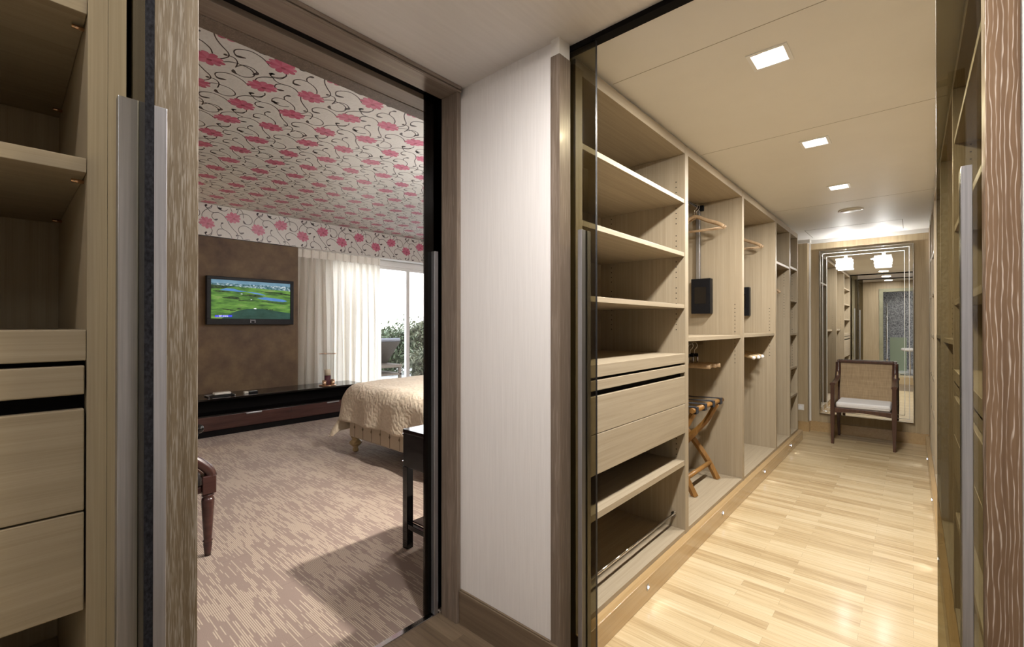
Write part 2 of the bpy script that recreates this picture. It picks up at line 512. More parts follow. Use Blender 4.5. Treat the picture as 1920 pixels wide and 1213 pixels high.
class MB:
    def __init__(s):
        s.v, s.f, s.m, s.sm = [], [], [], []

    def face(s, idx, m=0, smooth=False):
        s.f.append(tuple(idx)); s.m.append(m); s.sm.append(smooth)

    def add(s, pts, faces, m=0, smooth=False):
        b = len(s.v)
        s.v += [tuple(p) for p in pts]
        for f in faces:
            s.face([b + i for i in f], m, smooth)
        return s

    def box(s, x0, y0, z0, x1, y1, z1, m=0):
        x0, x1 = min(x0, x1), max(x0, x1)
        y0, y1 = min(y0, y1), max(y0, y1)
        z0, z1 = min(z0, z1), max(z0, z1)
        p = [(x0, y0, z0), (x1, y0, z0), (x1, y1, z0), (x0, y1, z0), (x0, y0, z1), (x1, y0, z1), (x1, y1, z1), (x0, y1, z1)]
        return s.add(p, [(3, 2, 1, 0), (4, 5, 6, 7), (0, 1, 5, 4), (1, 2, 6, 5), (2, 3, 7, 6), (3, 0, 4, 7)], m)

    def obox(s, c, sx, sy, sz, rot, m=0):
        M = rot if isinstance(rot, Matrix) else Matrix.Rotation(rot, 3, 'Z')
        c = Vector(c)
        p = [c + M @ Vector((a * sx / 2, b * sy / 2, d * sz / 2)) for d in (-1, 1) for (a, b) in ((-1, -1), (1, -1), (1, 1), (-1, 1))]
        return s.add(p, [(3, 2, 1, 0), (4, 5, 6, 7), (0, 1, 5, 4), (1, 2, 6, 5), (2, 3, 7, 6), (3, 0, 4, 7)], m)

    def quad(s, a, b, c, d, m=0):
        return s.add([a, b, c, d], [(0, 1, 2, 3)], m)

    def prism(s, poly, axis, a0, a1, m=0):
        """extrude a 2-D outline along AXIS ('x': (y,z), 'y': (x,z), 'z': (x,y))"""
        def P(q, a):
            return {'x': (a, q[0], q[1]), 'y': (q[0], a, q[1]), 'z': (q[0], q[1], a)}[axis]
        n = len(poly)
        pts = [P(q, a0) for q in poly] + [P(q, a1) for q in poly]
        fs = [tuple(range(n - 1, -1, -1)), tuple(range(n, 2 * n))]
        fs += [(i, (i + 1) % n, n + (i + 1) % n, n + i) for i in range(n)]
        return s.add(pts, fs, m)

    def tube(s, pts, r, n=8, m=0, smooth=True, cap=True, flat=None):
        """round (or, with FLAT=(ru, rv, up), flattened) tube through PTS; R a number or a list"""
        pts = [Vector(p) for p in pts]
        rs = r if isinstance(r, (list, tuple)) else [r] * len(pts)
        b = len(s.v)
        up = None
        for i, p in enumerate(pts):
            t = (pts[min(i + 1, len(pts) - 1)] - pts[max(i - 1, 0)])
            t = t.normalized() if t.length > 1e-9 else Vector((0, 0, 1))
            if flat:
                u = Vector(flat[2]); u = (u - t * u.dot(t))
                u = u.normalized() if u.length > 1e-6 else t.orthogonal().normalized()
            elif up is None:
                u = t.orthogonal().normalized()
            else:
                u = (up - t * up.dot(t)); u = u.normalized() if u.length > 1e-6 else t.orthogonal().normalized()
            up = u
            w = t.cross(u)
            ku, kw = (flat[0], flat[1]) if flat else (1, 1)
            for k in range(n):
                a = 2 * math.pi * k / n
                s.v.append(tuple(p + u * (math.cos(a) * rs[i] * ku) + w * (math.sin(a) * rs[i] * kw)))
        for i in range(len(pts) - 1):
            for k in range(n):
                s.face((b + i * n + k, b + i * n + (k + 1) % n, b + (i + 1) * n + (k + 1) % n, b + (i + 1) * n + k), m, smooth)
        if cap:
            s.face([b + k for k in range(n - 1, -1, -1)], m)
            e = b + (len(pts) - 1) * n
            s.face([e + k for k in range(n)], m)
        return s

    def cyl(s, p0, p1, r, n=16, m=0, smooth=True):
        return s.tube([p0, p1], r, n, m, smooth)

    def lathe(s, prof, c=(0, 0, 0), n=24, m=0, cap=True):
        """PROF: (radius, z) from the bottom up"""
        b = len(s.v)
        for (r, z) in prof:
            for k in range(n):
                a = 2 * math.pi * k / n
                s.v.append((c[0] + r * math.cos(a), c[1] + r * math.sin(a), c[2] + z))
        for i in range(len(prof) - 1):
            for k in range(n):
                s.face((b + i * n + k, b + i * n + (k + 1) % n, b + (i + 1) * n + (k + 1) % n, b + (i + 1) * n + k), m, True)
        if cap:
            s.face([b + k for k in range(n - 1, -1, -1)], m)
            e = b + (len(prof) - 1) * n
            s.face([e + k for k in range(n)], m)
        return s

    def ball(s, c, r, n=12, m=0, sz=1.0):
        k = n // 2
        prof = [(max(1e-4, r * math.sin(math.pi * i / k)), -r * sz * math.cos(math.pi * i / k)) for i in range(k + 1)]
        return s.lathe(prof, c, n, m, cap=False)

    def grid(s, fn, nu, nv, m=0, smooth=True):
        b = len(s.v)
        for j in range(nv + 1):
            for i in range(nu + 1):
                s.v.append(tuple(fn(i / nu, j / nv)))
        for j in range(nv):
            for i in range(nu):
                a = b + j * (nu + 1) + i
                s.face((a, a + 1, a + nu + 2, a + nu + 1), m, smooth)
        return s

    def build(s, name, mats, parent=None, bevel=0.0, seg=2, local=False, solid=0.0):
        mats = mats if isinstance(mats, (list, tuple)) else [mats]
        me = bpy.data.meshes.new(name)
        off = Vector((0, 0, 0))
        if parent is not None and not local:
            off = world_loc(parent)
        me.from_pydata([tuple(Vector(p) - off) for p in s.v], [], s.f)
        for mt in mats:
            me.materials.append(mt)
        me.polygons.foreach_set('material_index', s.m)
        me.polygons.foreach_set('use_smooth', s.sm)
        me.update()
        o = bpy.data.objects.new(name, me)
        COL.objects.link(o)
        if parent is not None:
            o.parent = parent
        if solid:
            md = o.modifiers.new('thickness', 'SOLIDIFY')
            md.thickness = solid
            md.offset = 0
        if bevel:
            md = o.modifiers.new('bevel', 'BEVEL')
            md.width = bevel
            md.segments = seg
            md.limit_method = 'ANGLE'
        return o


def world_loc(o):
    p = Vector(o.location)
    while o.parent is not None:
        o = o.parent
        p += Vector(o.location)
    return p


def tag(o, label, cat, group=None, kind=None):
    o['label'] = label
    o['category'] = cat
    if group:
        o['group'] = group
    if kind:
        o['kind'] = kind
    return o


def thing(name, label, cat, loc=(0, 0, 0), rotz=0.0, group=None):
    o = bpy.data.objects.new(name, None)
    o.empty_display_size = 0.05
    COL.objects.link(o)
    o.location = loc
    o.rotation_euler = (0, 0, rotz)
    return tag(o, label, cat, group)


def struct(name, mb, mats, label, cat, bevel=0.0, parent=None):
    o = mb.build(name, mats, parent, bevel)
    return tag(o, label, cat, kind='structure')


def copy_tree(o, loc, rotz, label, group=None):
    """a copy of a thing with copies of its parts and sub-parts"""
    r = o.copy()
    COL.objects.link(r)
    r.location = loc
    r.rotation_euler = (0, 0, rotz)
    r['label'] = label
    if group:
        r['group'] = group
    for ch in list(o.children):
        c = ch.copy()
        COL.objects.link(c)
        c.parent = r
        for g in list(ch.children):
            d = g.copy()
            COL.objects.link(d)
            d.parent = c
    return r


def catmull(pts, n=6):
    P = [Vector(p) for p in pts]
    P = [P[0] * 2 - P[1]] + P + [P[-1] * 2 - P[-2]]
    out = []
    for i in range(1, len(P) - 2):
        for k in range(n):
            t = k / n
            a, b, c, d = P[i - 1], P[i], P[i + 1], P[i + 2]
            out.append(0.5 * ((2 * b) + (c - a) * t + (2 * a - 5 * b + 4 * c - d) * t * t + (3 * b - a - 3 * c + d) * t ** 3))
    out.append(P[-2])
    return out


B = lambda *a: MB().box(*a)

# ------------------------------------------------------------------ the setting: floors, ceilings, walls
CZ = 2.49           # ceiling of hall and dressing rooms
BZ = 3.0            # bedroom ceiling
struct('floor', B(-1.64, 1.49, -0.1, 0.80, 7.06, 0), floor_m, 'light oak strip floor of the long dressing aisle', 'floor')
struct('floor', B(-1.70, 0.12, -0.1, 1.20, 1.49, 0), dim_hall_floor_m, 'oak plank floor of the hall, darkened for its dim light, before the bedroom door', 'floor')
struct('floor', B(-7.3, -0.8, -0.1, -1.70, 7.5, 0), carpet_m, 'mauve beige streaked bedroom carpet', 'carpet')
struct('floor', B(-1.64, -0.95, -0.1, 0.80, 0.12, 0.165), floor_m, 'raised light oak step floor seen in the mirror', 'floor')

LX = -0.44
HOLES = [0.85, 2.105, 3.27, 4.45, -0.38]


def ceiling(mb, x0, x1, y0, y1, z0, z1):
    ys = sorted(h for h in HOLES if y0 < h < y1)
    hw = 0.060
    mb.box(x0, y0, z0, LX - hw, y1, z1)
    mb.box(LX + hw, y0, z0, x1, y1, z1)
    a = y0
    for h in ys:
        mb.box(LX - hw, a, z0, LX + hw, h - hw, z1)
        a = h + hw
    mb.box(LX - hw, a, z0, LX + hw, y1, z1)
    return mb


mb = ceiling(MB(), -1.64, 0.80, 1.49, 7.06, CZ, CZ + 0.12)
for y in (1.86, 3.02, 5.02):
    mb.box(-1.03, y, CZ - 0.0006, 0.13, y + 0.003, CZ + 0.001, 1)
mb.box(-0.95, 6.25, CZ - 0.0008, -0.08, 6.256, CZ + 0.001, 1)     # access hatch outline
mb.box(-0.08, 6.25, CZ - 0.0008, -0.074, 6.85, CZ + 0.001, 1)
mb.box(-0.95, 6.25, CZ - 0.0008, -0.944, 6.85, CZ + 0.001, 1)
struct('ceiling', mb, [ceiling_m, seam_m], 'cream panelled ceiling over the dressing aisle', 'ceiling')
mb = ceiling(MB(), -1.85, 1.20, -0.95, 1.49, CZ, CZ + 0.12)
mb.box(-1.57, 0.62, CZ - 0.0006, -0.50, 0.623, CZ + 0.001, 1)
struct('ceiling', mb, [ceiling_hall_m, seam_m], 'pale woven ceiling over the hall', 'ceiling')

# far end of the dressing aisle
struct('wall_far', B(-1.02, 7.05, 0, 0.80, 7.12, CZ), endwall_m, 'oak clad end wall behind the tall mirror', 'wall')
struct('wall_far', B(-1.64, 6.93, 0, -1.02, 7.12, CZ), endwall_m, 'oak pilaster left of the mirror wall', 'wall')
struct('baseboard_far', MB().box(-1.02, 7.032, 0, 0.14, 7.05, 0.125).box(-1.64, 6.912, 0, -1.0201, 6.93, 0.125).box(-1.02, 6.912, 0, -1.005, 7.032, 0.125), plinth_m, 'oak skirting along the mirror wall', 'skirting')
struct('trim_1', MB().box(-1.02, 7.02, 2.445, 0.14, 7.05, CZ - 0.0005).box(-1.64, 6.905, 2.445, -1.0201, 6.93, CZ - 0.0005).box(-1.02, 6.905, 2.445, -0.99, 7.0199, CZ - 0.0005), white_trim, 'white cornice over the mirror wall', 'cornice')
struct('trim_2', B(-1.018, 7.038, 0.125, -0.998, 7.05, 2.445), white_trim, 'pale strip standing in for the highlight at the pilaster corner', 'trim')  # white strip modelled in place of the bright highlight on this corner

# outer side walls behind the wardrobes
struct('wall_left', B(-1.69, 1.56, 0, -1.645, 7.12, CZ), white_vinyl, 'wall behind the left wardrobe row', 'wall')
struct('wall_right', B(0.755, -0.95, 0, 0.80, 0.18, CZ).box(0.755, 1.475, 0, 0.80, 7.12, CZ), white_vinyl, 'wall behind the right wardrobe row', 'wall')

# white partition walls between hall and dressing rooms, with their oak posts
struct('wall_partition', MB().box(-1.66, 1.415, 0, -1.053, 1.48, 2.438).box(-1.66, 1.43, 2.438, -1.053, 1.48, CZ), white_vinyl, 'off white wall panel between bedroom door and wardrobes', 'wall')
struct('wall_partition', MB().box(0.171, 1.415, 0, 1.20, 1.486, CZ), white_vinyl, 'white wall strip at the right picture edge', 'wall')
struct('wall_partition', MB().box(-1.66, 0.18, 0, -1.053, 0.24, CZ), white_vinyl, 'white partition behind the near limed oak post', 'wall')
struct('wall_partition', MB().box(0.171, 0.18, 0, 1.20, 0.24, CZ), white_vinyl, 'white partition beside the near right post', 'wall')
struct('wall_hall', B(1.20, 0.18, 0, 1.25, 1.48, CZ), white_vinyl, 'white end wall of the hall', 'wall')
struct('trim_3', MB().box(-1.053, 1.412, 0, -1.010, 1.486, 2.424), taupe_v, 'brown oak post between white wall and glass door', 'post', bevel=0.0015)
struct('trim_4', MB().box(-1.053, 1.416, 2.424, -1.014, 1.486, CZ), white_trim, 'white block on top of the brown oak post', 'trim')
struct('trim_5', MB().box(-1.053, 0.177, 0, -1.010, 0.244, CZ), limed_post, 'limed oak post left of the bedroom doorway', 'post', bevel=0.0015)
struct('trim_6', MB().box(0.119, 1.412, 0, 0.171, 1.486, CZ), limed_cathedral, 'white grained oak post at the right picture edge', 'post', bevel=0.0015)
struct('trim_7', MB().box(0.119, 0.177, 0, 0.171, 0.244, CZ), limed_cathedral, 'limed oak post on the near right side', 'post')
struct('baseboard_hall', MB().box(-1.574, 1.402, 0, -1.0, 1.415, 0.150).box(-1.574, 1.406, 0.150, -1.053, 1.415, 0.156), taupe_x, 'brown oak skirting below the white wall', 'skirting', bevel=0.002)
struct('trim_8', MB().box(-1.60, 1.492, 2.470, 0.75, 1.535, CZ - 0.0005), black_void, 'black ceiling track of the far glass doors', 'track')
struct('trim_9', MB().box(-1.60, 0.144, 2.470, 0.75, 0.174, CZ - 0.0005), black_void, 'black ceiling track of the near glass door', 'track')
struct('trim_10', MB().box(-1.645, 1.488, 0, -1.60, 1.548, CZ).box(-1.645, 0.142, 0, -1.60, 0.176, CZ).box(-1.6, 1.4875, 0, -1.06, 1.4885, 2.42).box(-1.6, 0.1745, 0.166, -1.06, 0.1755, 2.42), black_void, 'black lining of the glass door pockets', 'trim')
struct('wall_near', MB().box(-1.64, -0.95, 0, -0.64, -0.85, CZ).box(0.34, -0.95, 0, 0.80, -0.85, CZ).box(-0.64, -0.95, 2.30, 0.34, -0.85, CZ), endwall_m, 'oak wall around the bathroom doorway in the mirror', 'wall')

# bedroom door surround
dj = struct('door_1', MB().box(-1.686, 1.390, 0, -1.575, 1.4145, 2.461).box(-1.686, 0.245, 0, -1.575, 0.30, 2.461), taupe_v, 'brown oak frame of the bedroom sliding door, hall side', 'door frame', bevel=0.002)
MB().box(-1.686, 0.245, 2.4612, -1.578, 1.4145, CZ - 0.001).box(-1.578, 0.245, 2.462, -1.570, 1.4145, 2.470).box(-1.578, 0.245, 2.4735, -1.566, 1.4145, CZ - 0.001).build('head_board', taupe_y_lit, dj, 0.0015)
dj = struct('door_2', MB().box(-1.85, 1.505, 0, -1.752, 1.53, 2.461).box(-1.85, 0.245, 0, -1.752, 0.30, 2.461).box(-1.93, 1.53, 0, -1.852, 1.59, 2.458), taupe_v, 'brown oak frame of the bedroom sliding door, bedroom side', 'door frame', bevel=0.002)
MB().box(-1.85, 0.245, 2.4612, -1.752, 1.53, 2.60).build('head_board', taupe_y_lit, dj, 0.002)
MB().box(-1.93, 0.26, 2.4585, -1.8505, 1.59, 2.57).build('casing', taupe_v, dj, 0.002)
struct('trim_11', MB().box(-1.752, 0.30, 2.485, -1.686, 2.5, 2.52).box(-1.752, 2.45, 0, -1.686, 2.5, 2.49), black_void, 'black slot of the bedroom door track', 'track')
struct('trim_12', B(-1.727, 0.30, -0.001, -1.697, 1.389, 0.006), chrome, 'metal threshold strip between carpet and hall floor', 'threshold', bevel=0.002)
struct('wall_bedroom', MB().box(-1.85, 1.531, 0, -1.752, 7.5, BZ).box(-1.85, -0.8, 0, -1.752, 0.244, BZ).box(-1.85, 0.244, 2.601, -1.752, 1.531, BZ), white_vinyl, 'bedroom wall beside the door', 'wall')
struct('wall_bedroom', B(-7.4, -0.85, 0, -1.752, -0.8, BZ), white_vinyl, 'bedroom end wall left of the doorway', 'wall')
struct('wall_bedroom', B(-7.4, 7.5, 0, -1.752, 7.55, BZ), white_vinyl, 'bedroom end wall right of the bed', 'wall')
struct('wall_bedroom', MB().box(-7.3, -0.8, 0, -7.0, 2.975, 2.56), brown_suede, 'brown suede wall panel behind the television', 'wall panel')
struct('wall_bedroom', MB().box(-7.4, 2.975, 0, -7.3, 3.5, 2.57).box(-7.4, 7.2, 0, -7.3, 7.5, 2.57).box(-7.4, 2.975, 2.57, -7.3, 7.5, BZ), white_vinyl, 'white wall around the terrace window', 'wall')

# ------------------------------------------------------------------ wallpaper: ground plus printed flowers and vines
KX, KY = 0.00064, 0.00070
VINES = [   # outlines traced from the pattern repeat (repeat units), last value: 1 ends in a bud
    ([(290, 520), (340, 562), (400, 575), (480, 560), (560, 590), (640, 670), (690, 760), (760, 840), (830, 905), (855, 960), (845, 1010), (815, 1060)], 0),
    ([(190, 700), (190, 630), (230, 565), (290, 520), (345, 495), (366, 460), (365, 425)], 0),
    ([(290, 520), (262, 492), (258, 462), (280, 440)], 1),
    ([(400, 575), (366, 622), (378, 680), (425, 706), (475, 684)], 1),
    ([(850, 950), (905, 958), (945, 1010), (958, 1075), (960, 1110)], 0),
    ([(850, 950), (835, 955), (812, 966)], 1),
    ([(1170, 850), (1080, 776), (965, 745), (880, 790), (862, 850), (905, 905), (975, 884)], 1),
    ([(740, 1020), (705, 955), (640, 900), (560, 862), (530, 805), (545, 760), (575, 748)], 1),
    ([(560, 866), (490, 880), (458, 935), (485, 995), (550, 984)], 1),
    ([(355, 875), (372, 930), (340, 990), (275, 1020), (250, 990), (265, 962)], 1),
    ([(960, 1085), (1000, 1018), (1080, 1010), (1142, 1065), (1118, 1122)], 1),
    ([(850, 575), (895, 530), (960, 508), (1060, 520), (1125, 580), (1132, 650), (1070, 708), (985, 692), (958, 640)], 1),
    ([(660, 470), (600, 512), (530, 500), (485, 455)], 1),
]
FLOWERS = [((275, 785), 0.0), ((760, 620), 0.5), ((730, 1128), 0.2), ((285, 1278), 0.8)]
PERX, PERY = 985.0, 1035.0


def wallpaper(mb, P, u0, u1, v0, v1, ou, ov, eps):
    """print the pattern on the plane P(u, v, lift); repeat x runs along u, repeat y runs down (towards -v)"""
    def cl(u, v):
        return (min(max(u, u0), u1), min(max(v, v0), v1))

    def inside(u, v, mg=0.0):
        return u0 - mg < u < u1 + mg and v0 - mg < v < v1 + mg

    pu, pv = PERX * KX, PERY * KY
    for i in range(int((u0 - ou) / pu) - 2, int((u1 - ou) / pu) + 3):
        for j in range(int((v0 - ov) / pv) - 3, int((v1 - ov) / pv) + 4):
            def T(x, y):
                return (ou + i * pu + x * KX, ov + j * pv - y * KY)
            for half in (0, 1):
                for (pts, bud) in VINES:
                    sh = (0, 0) if not half else (PERX * 0.0, PERY * 0.5)
                    q = catmull([(x + sh[0], y + sh[1], 0) for x, y in pts], 5)
                    q = [Vector((*T(a.x, a.y), 0)) for a in q]
                    if not any(inside(a.x, a.y) for a in q):
                        continue
                    if half and (pts[0] in ((960, 1085), (660, 470))):
                        continue
                    L, Rr = [], []
                    n = len(q)
                    for k, a in enumerate(q):
                        t = (q[min(k + 1, n - 1)] - q[max(k - 1, 0)]).normalized()
                        nn = Vector((-t.y, t.x, 0))
                        w = 0.0038
                        if bud and k > n - 8:
                            w = 0.0036 + 0.0085 * math.sin(math.pi * min(1, (k - n + 8) / 7.0)) ** 1.0
                        if bud and k == n - 1:
                            w = 0.003
                        L.append(a + nn * w)
                        Rr.append(a - nn * w)
                    for k in range(n - 1):
                        if inside(q[k].x, q[k].y) and inside(q[k + 1].x, q[k + 1].y):
                            mb.add([P(*cl(c.x, c.y), eps) for c in (L[k], Rr[k], Rr[k + 1], L[k + 1])], [(0, 1, 2, 3)], 1)
            for (fx, fy), ph in FLOWERS:
                cx, cy = T(fx, fy)
                if not inside(cx, cy, 0.11):
                    continue
                npet, m = 10, 7
                rx, ry = 0.093, 0.074
                tilt = -0.35 + ph * 0.9
                for p in range(npet):
                    a0 = 2 * math.pi * p / npet + ph
                    pts = [(0.0, 0.0)]
                    for k in range(m):
                        f = k / (m - 1)
                        a = a0 + (f - 0.5) * 2 * math.pi / npet * 1.02
                        r = 0.74 + (0.26 if p % 2 else 0.31) * math.sin(math.pi * f) ** 0.6
                        x, y = r * rx * math.cos(a), r * ry * math.sin(a)
                        pts.append((x * math.cos(tilt) - y * math.sin(tilt), x * math.sin(tilt) + y * math.cos(tilt)))
                    mb.add([P(*cl(cx + x, cy + y), eps * 1.5) for x, y in pts], [tuple(range(m + 1))], 2 + (p % 2))
                ring = [P(*cl(cx + 0.016 * math.cos(t * 0.7854) + 0.012, cy + 0.013 * math.sin(t * 0.7854) - 0.012), eps * 2) for t in range(8)]
                mb.add(ring, [tuple(range(8))], 4)
    return mb


PAPER = [paper_m, vine_m, petal_a, petal_b, petal_c]
mb = MB().box(-7.4, -0.8, BZ, -1.752, 7.5, BZ + 0.1)
wallpaper(mb, lambda u, v, e: (v, u, BZ - e), -0.2, 7.45, -7.0, -1.86, 1.785 - 275 * KX, -7.0 + 0.25, 0.0007)
struct('ceiling', mb, PAPER, 'bedroom ceiling papered with pink flowers and vine scrolls', 'ceiling')
mb = MB().box(-7.3, -0.8, 2.57, -7.0, 7.5, BZ - 0.004)
wallpaper(mb, lambda u, v, e: (-7.0 + e, u, v), -0.2, 7.45, 2.571, BZ - 0.01, 1.785 - 275 * KX, 2.74 + 785 * KY, 0.0007)
struct('wall_bedroom', mb, PAPER, 'flower papered bulkhead above television and curtain', 'bulkhead')

# ------------------------------------------------------------------ window, terrace
wf = MB()
wf.box(-7.37, 3.5, 2.47, -7.27, 7.2, 2.568)
wf.box(-7.38, 3.5, 2.50, -7.255, 7.2, 2.53)
wf.box(-7.37, 3.5, 0, -7.27, 7.2, 0.06)
for y in (3.5, 7.14):
    wf.box(-7.37, y, 0.06, -7.27, y + 0.06, 2.47)
win = struct('window_1', wf, frame_white, 'white framed sliding terrace window beside the curtain', 'window', bevel=0.003)
for (y0, y1, x) in ((3.56, 5.23, -7.315), (5.15, 7.14, -7.345)):
    sash = MB()
    sash.box(x - 0.014, y0, 0.06, x + 0.014, y0 + 0.075, 2.47).box(x - 0.014, y1 - 0.075, 0.06, x + 0.014, y1, 2.47)
    sash.box(x - 0.014, y0 + 0.075, 0.06, x + 0.014, y1 - 0.075, 0.13).box(x - 0.014, y0 + 0.075, 2.415, x + 0.014, y1 - 0.075, 2.47)
    so = sash.build('window_sash', frame_white, win, 0.002)
    B(x - 0.004, y0 + 0.074, 0.129, x + 0.004, y1 - 0.074, 2.416).build('window_pane', clear, so)

struct('ground', B(-22, -6, -0.14, -7.4, 22, -0.03), terrace_m, 'sunlit pale stone terrace outside the window', 'terrace')


def shrub(label, c, rx, ry, h, n, mat, seed, group=None):
    rnd = random.Random(seed)
    t = thing('shrub', label, 'shrub', (c[0], c[1], -0.03), group=group)
    st = MB()
    lf = MB()
    ns = 9
    for k in range(ns):
        a = rnd.uniform(0, 6.283)
        rr = rnd.uniform(0.2, 1.0)
        top = Vector((c[0] + rx * rr * math.cos(a), c[1] + ry * rr * math.sin(a), h * rnd.uniform(0.75, 1.0) * (1.1 - 0.35 * rr)))
        base = Vector((c[0] + 0.15 * rx * math.cos(a), c[1] + 0.15 * ry * math.sin(a), -0.03))
        mid = base.lerp(top, 0.5) + Vector((rnd.uniform(-.1, .1), rnd.uniform(-.1, .1), 0.05))
        st.tube([base, mid, top], [0.022, 0.014, 0.004], 5)
        for i in range(n // ns):
            f = rnd.uniform(0.12, 1.04)
            p = (base.lerp(mid, f * 2) if f < .5 else mid.lerp(top, f * 2 - 1)) + Vector((rnd.gauss(0, .17), rnd.gauss(0, .17), rnd.gauss(0, .10)))
            p.z = max(p.z, 0.0)
            L, W = rnd.uniform(0.05, 0.09), rnd.uniform(0.020, 0.034)
            M = Matrix.Rotation(rnd.uniform(0, 6.283), 3, 'Z') @ Matrix.Rotation(rnd.uniform(-1.2, 1.2), 3, 'X') @ Matrix.Rotation(rnd.uniform(-.8, .8), 3, 'Y')
            lf.add([p + M @ Vector(q) for q in ((0, -L, 0), (W, 0, 0.01), (0, L, 0), (-W, 0, 0.01))], [(0, 1, 2, 3)], 0)
    lf.build('foliage', mat, t)
    st.build('stem', lounger_wood, t)
    return t


shrub('dense olive green shrub behind the sun lounger', (-11.3, 7.15), 0.7, 0.75, 1.25, 6500, leaf_m, 3)
shrub('tall mixed shrub right of the window stile', (-10.7, 8.45), 0.65, 0.6, 1.62, 6500, leaf_n, 8)
shrub('airy shrub with thin twigs left of the stile', (-13.0, 9.15), 0.6, 0.7, 1.55, 1800, leaf_m, 5)
shrub('low shrub in front of the tall mixed one', (-9.7, 7.5), 0.35, 0.35, 0.7, 2600, leaf_n, 12)
shrub('far shrub partly behind the curtain edge', (-13.3, 7.9), 0.6, 0.7, 1.1, 3000, leaf_m, 19)

t = thing('sun_lounger', 'weathered wooden sun lounger with raised back on the terrace', 'sun lounger', (-9.9, 5.85, -0.03))
fr = MB()
for y in (5.53, 6.17):
    fr.box(-10.9, y - 0.03, 0.40, -8.95, y + 0.03, 0.465)
fr.box(-9.01, 5.56, 0.40, -8.95, 6.14, 0.465).box(-10.9, 5.56, 0.40, -10.84, 6.14, 0.465)
fr.build('frame', lounger_wood, t, 0.006)
sl = MB()
for k in range(17):
    sl.box(-10.82 + k * 0.105, 5.561, 0.44, -10.75 + k * 0.105, 6.139, 0.463)
sl.build('seat_slats', lounger_wood, t)
MB().box(-10.8, 5.5, 0.22, -8.97, 6.2, 0.26).build('lower_tray', lounger_wood, t, 0.004)
for x in (-9.00, -10.8):
    for y in (5.53, 6.17):
        MB().box(x - 0.03, y - 0.03, 0.03, x + 0.03, y + 0.03, 0.3995).build('leg', lounger_wood, t, 0.004)
for y in (5.475, 6.225):
    MB().cyl((-9.00, y - 0.022, 0.035), (-9.00, y + 0.022, 0.035), 0.062, 14).build('wheel', black_plastic, t)
My = Matrix.Rotation(R(-44), 3, 'Y')
hinge = Vector((-9.52, 5.85, 0.475))
MB().obox(hinge + My @ Vector((0.37, 0, 0)), 0.74, 0.62, 0.028, My).build('backrest', wicker, t, 0.004)
MB().obox(hinge + My @ Vector((0.39, 0, 0.052)), 0.80, 0.66, 0.075, My).build('back_cushion', lounger_pad, t, 0.02, 3)
MB().box(-10.86, 5.55, 0.466, -9.56, 6.15, 0.54).build('seat_cushion', lounger_pad, t, 0.02, 3)

# ------------------------------------------------------------------ wardrobe rows
LF, RF = -1.03, 0.135            # front planes of the left and right rows
WARD = {}


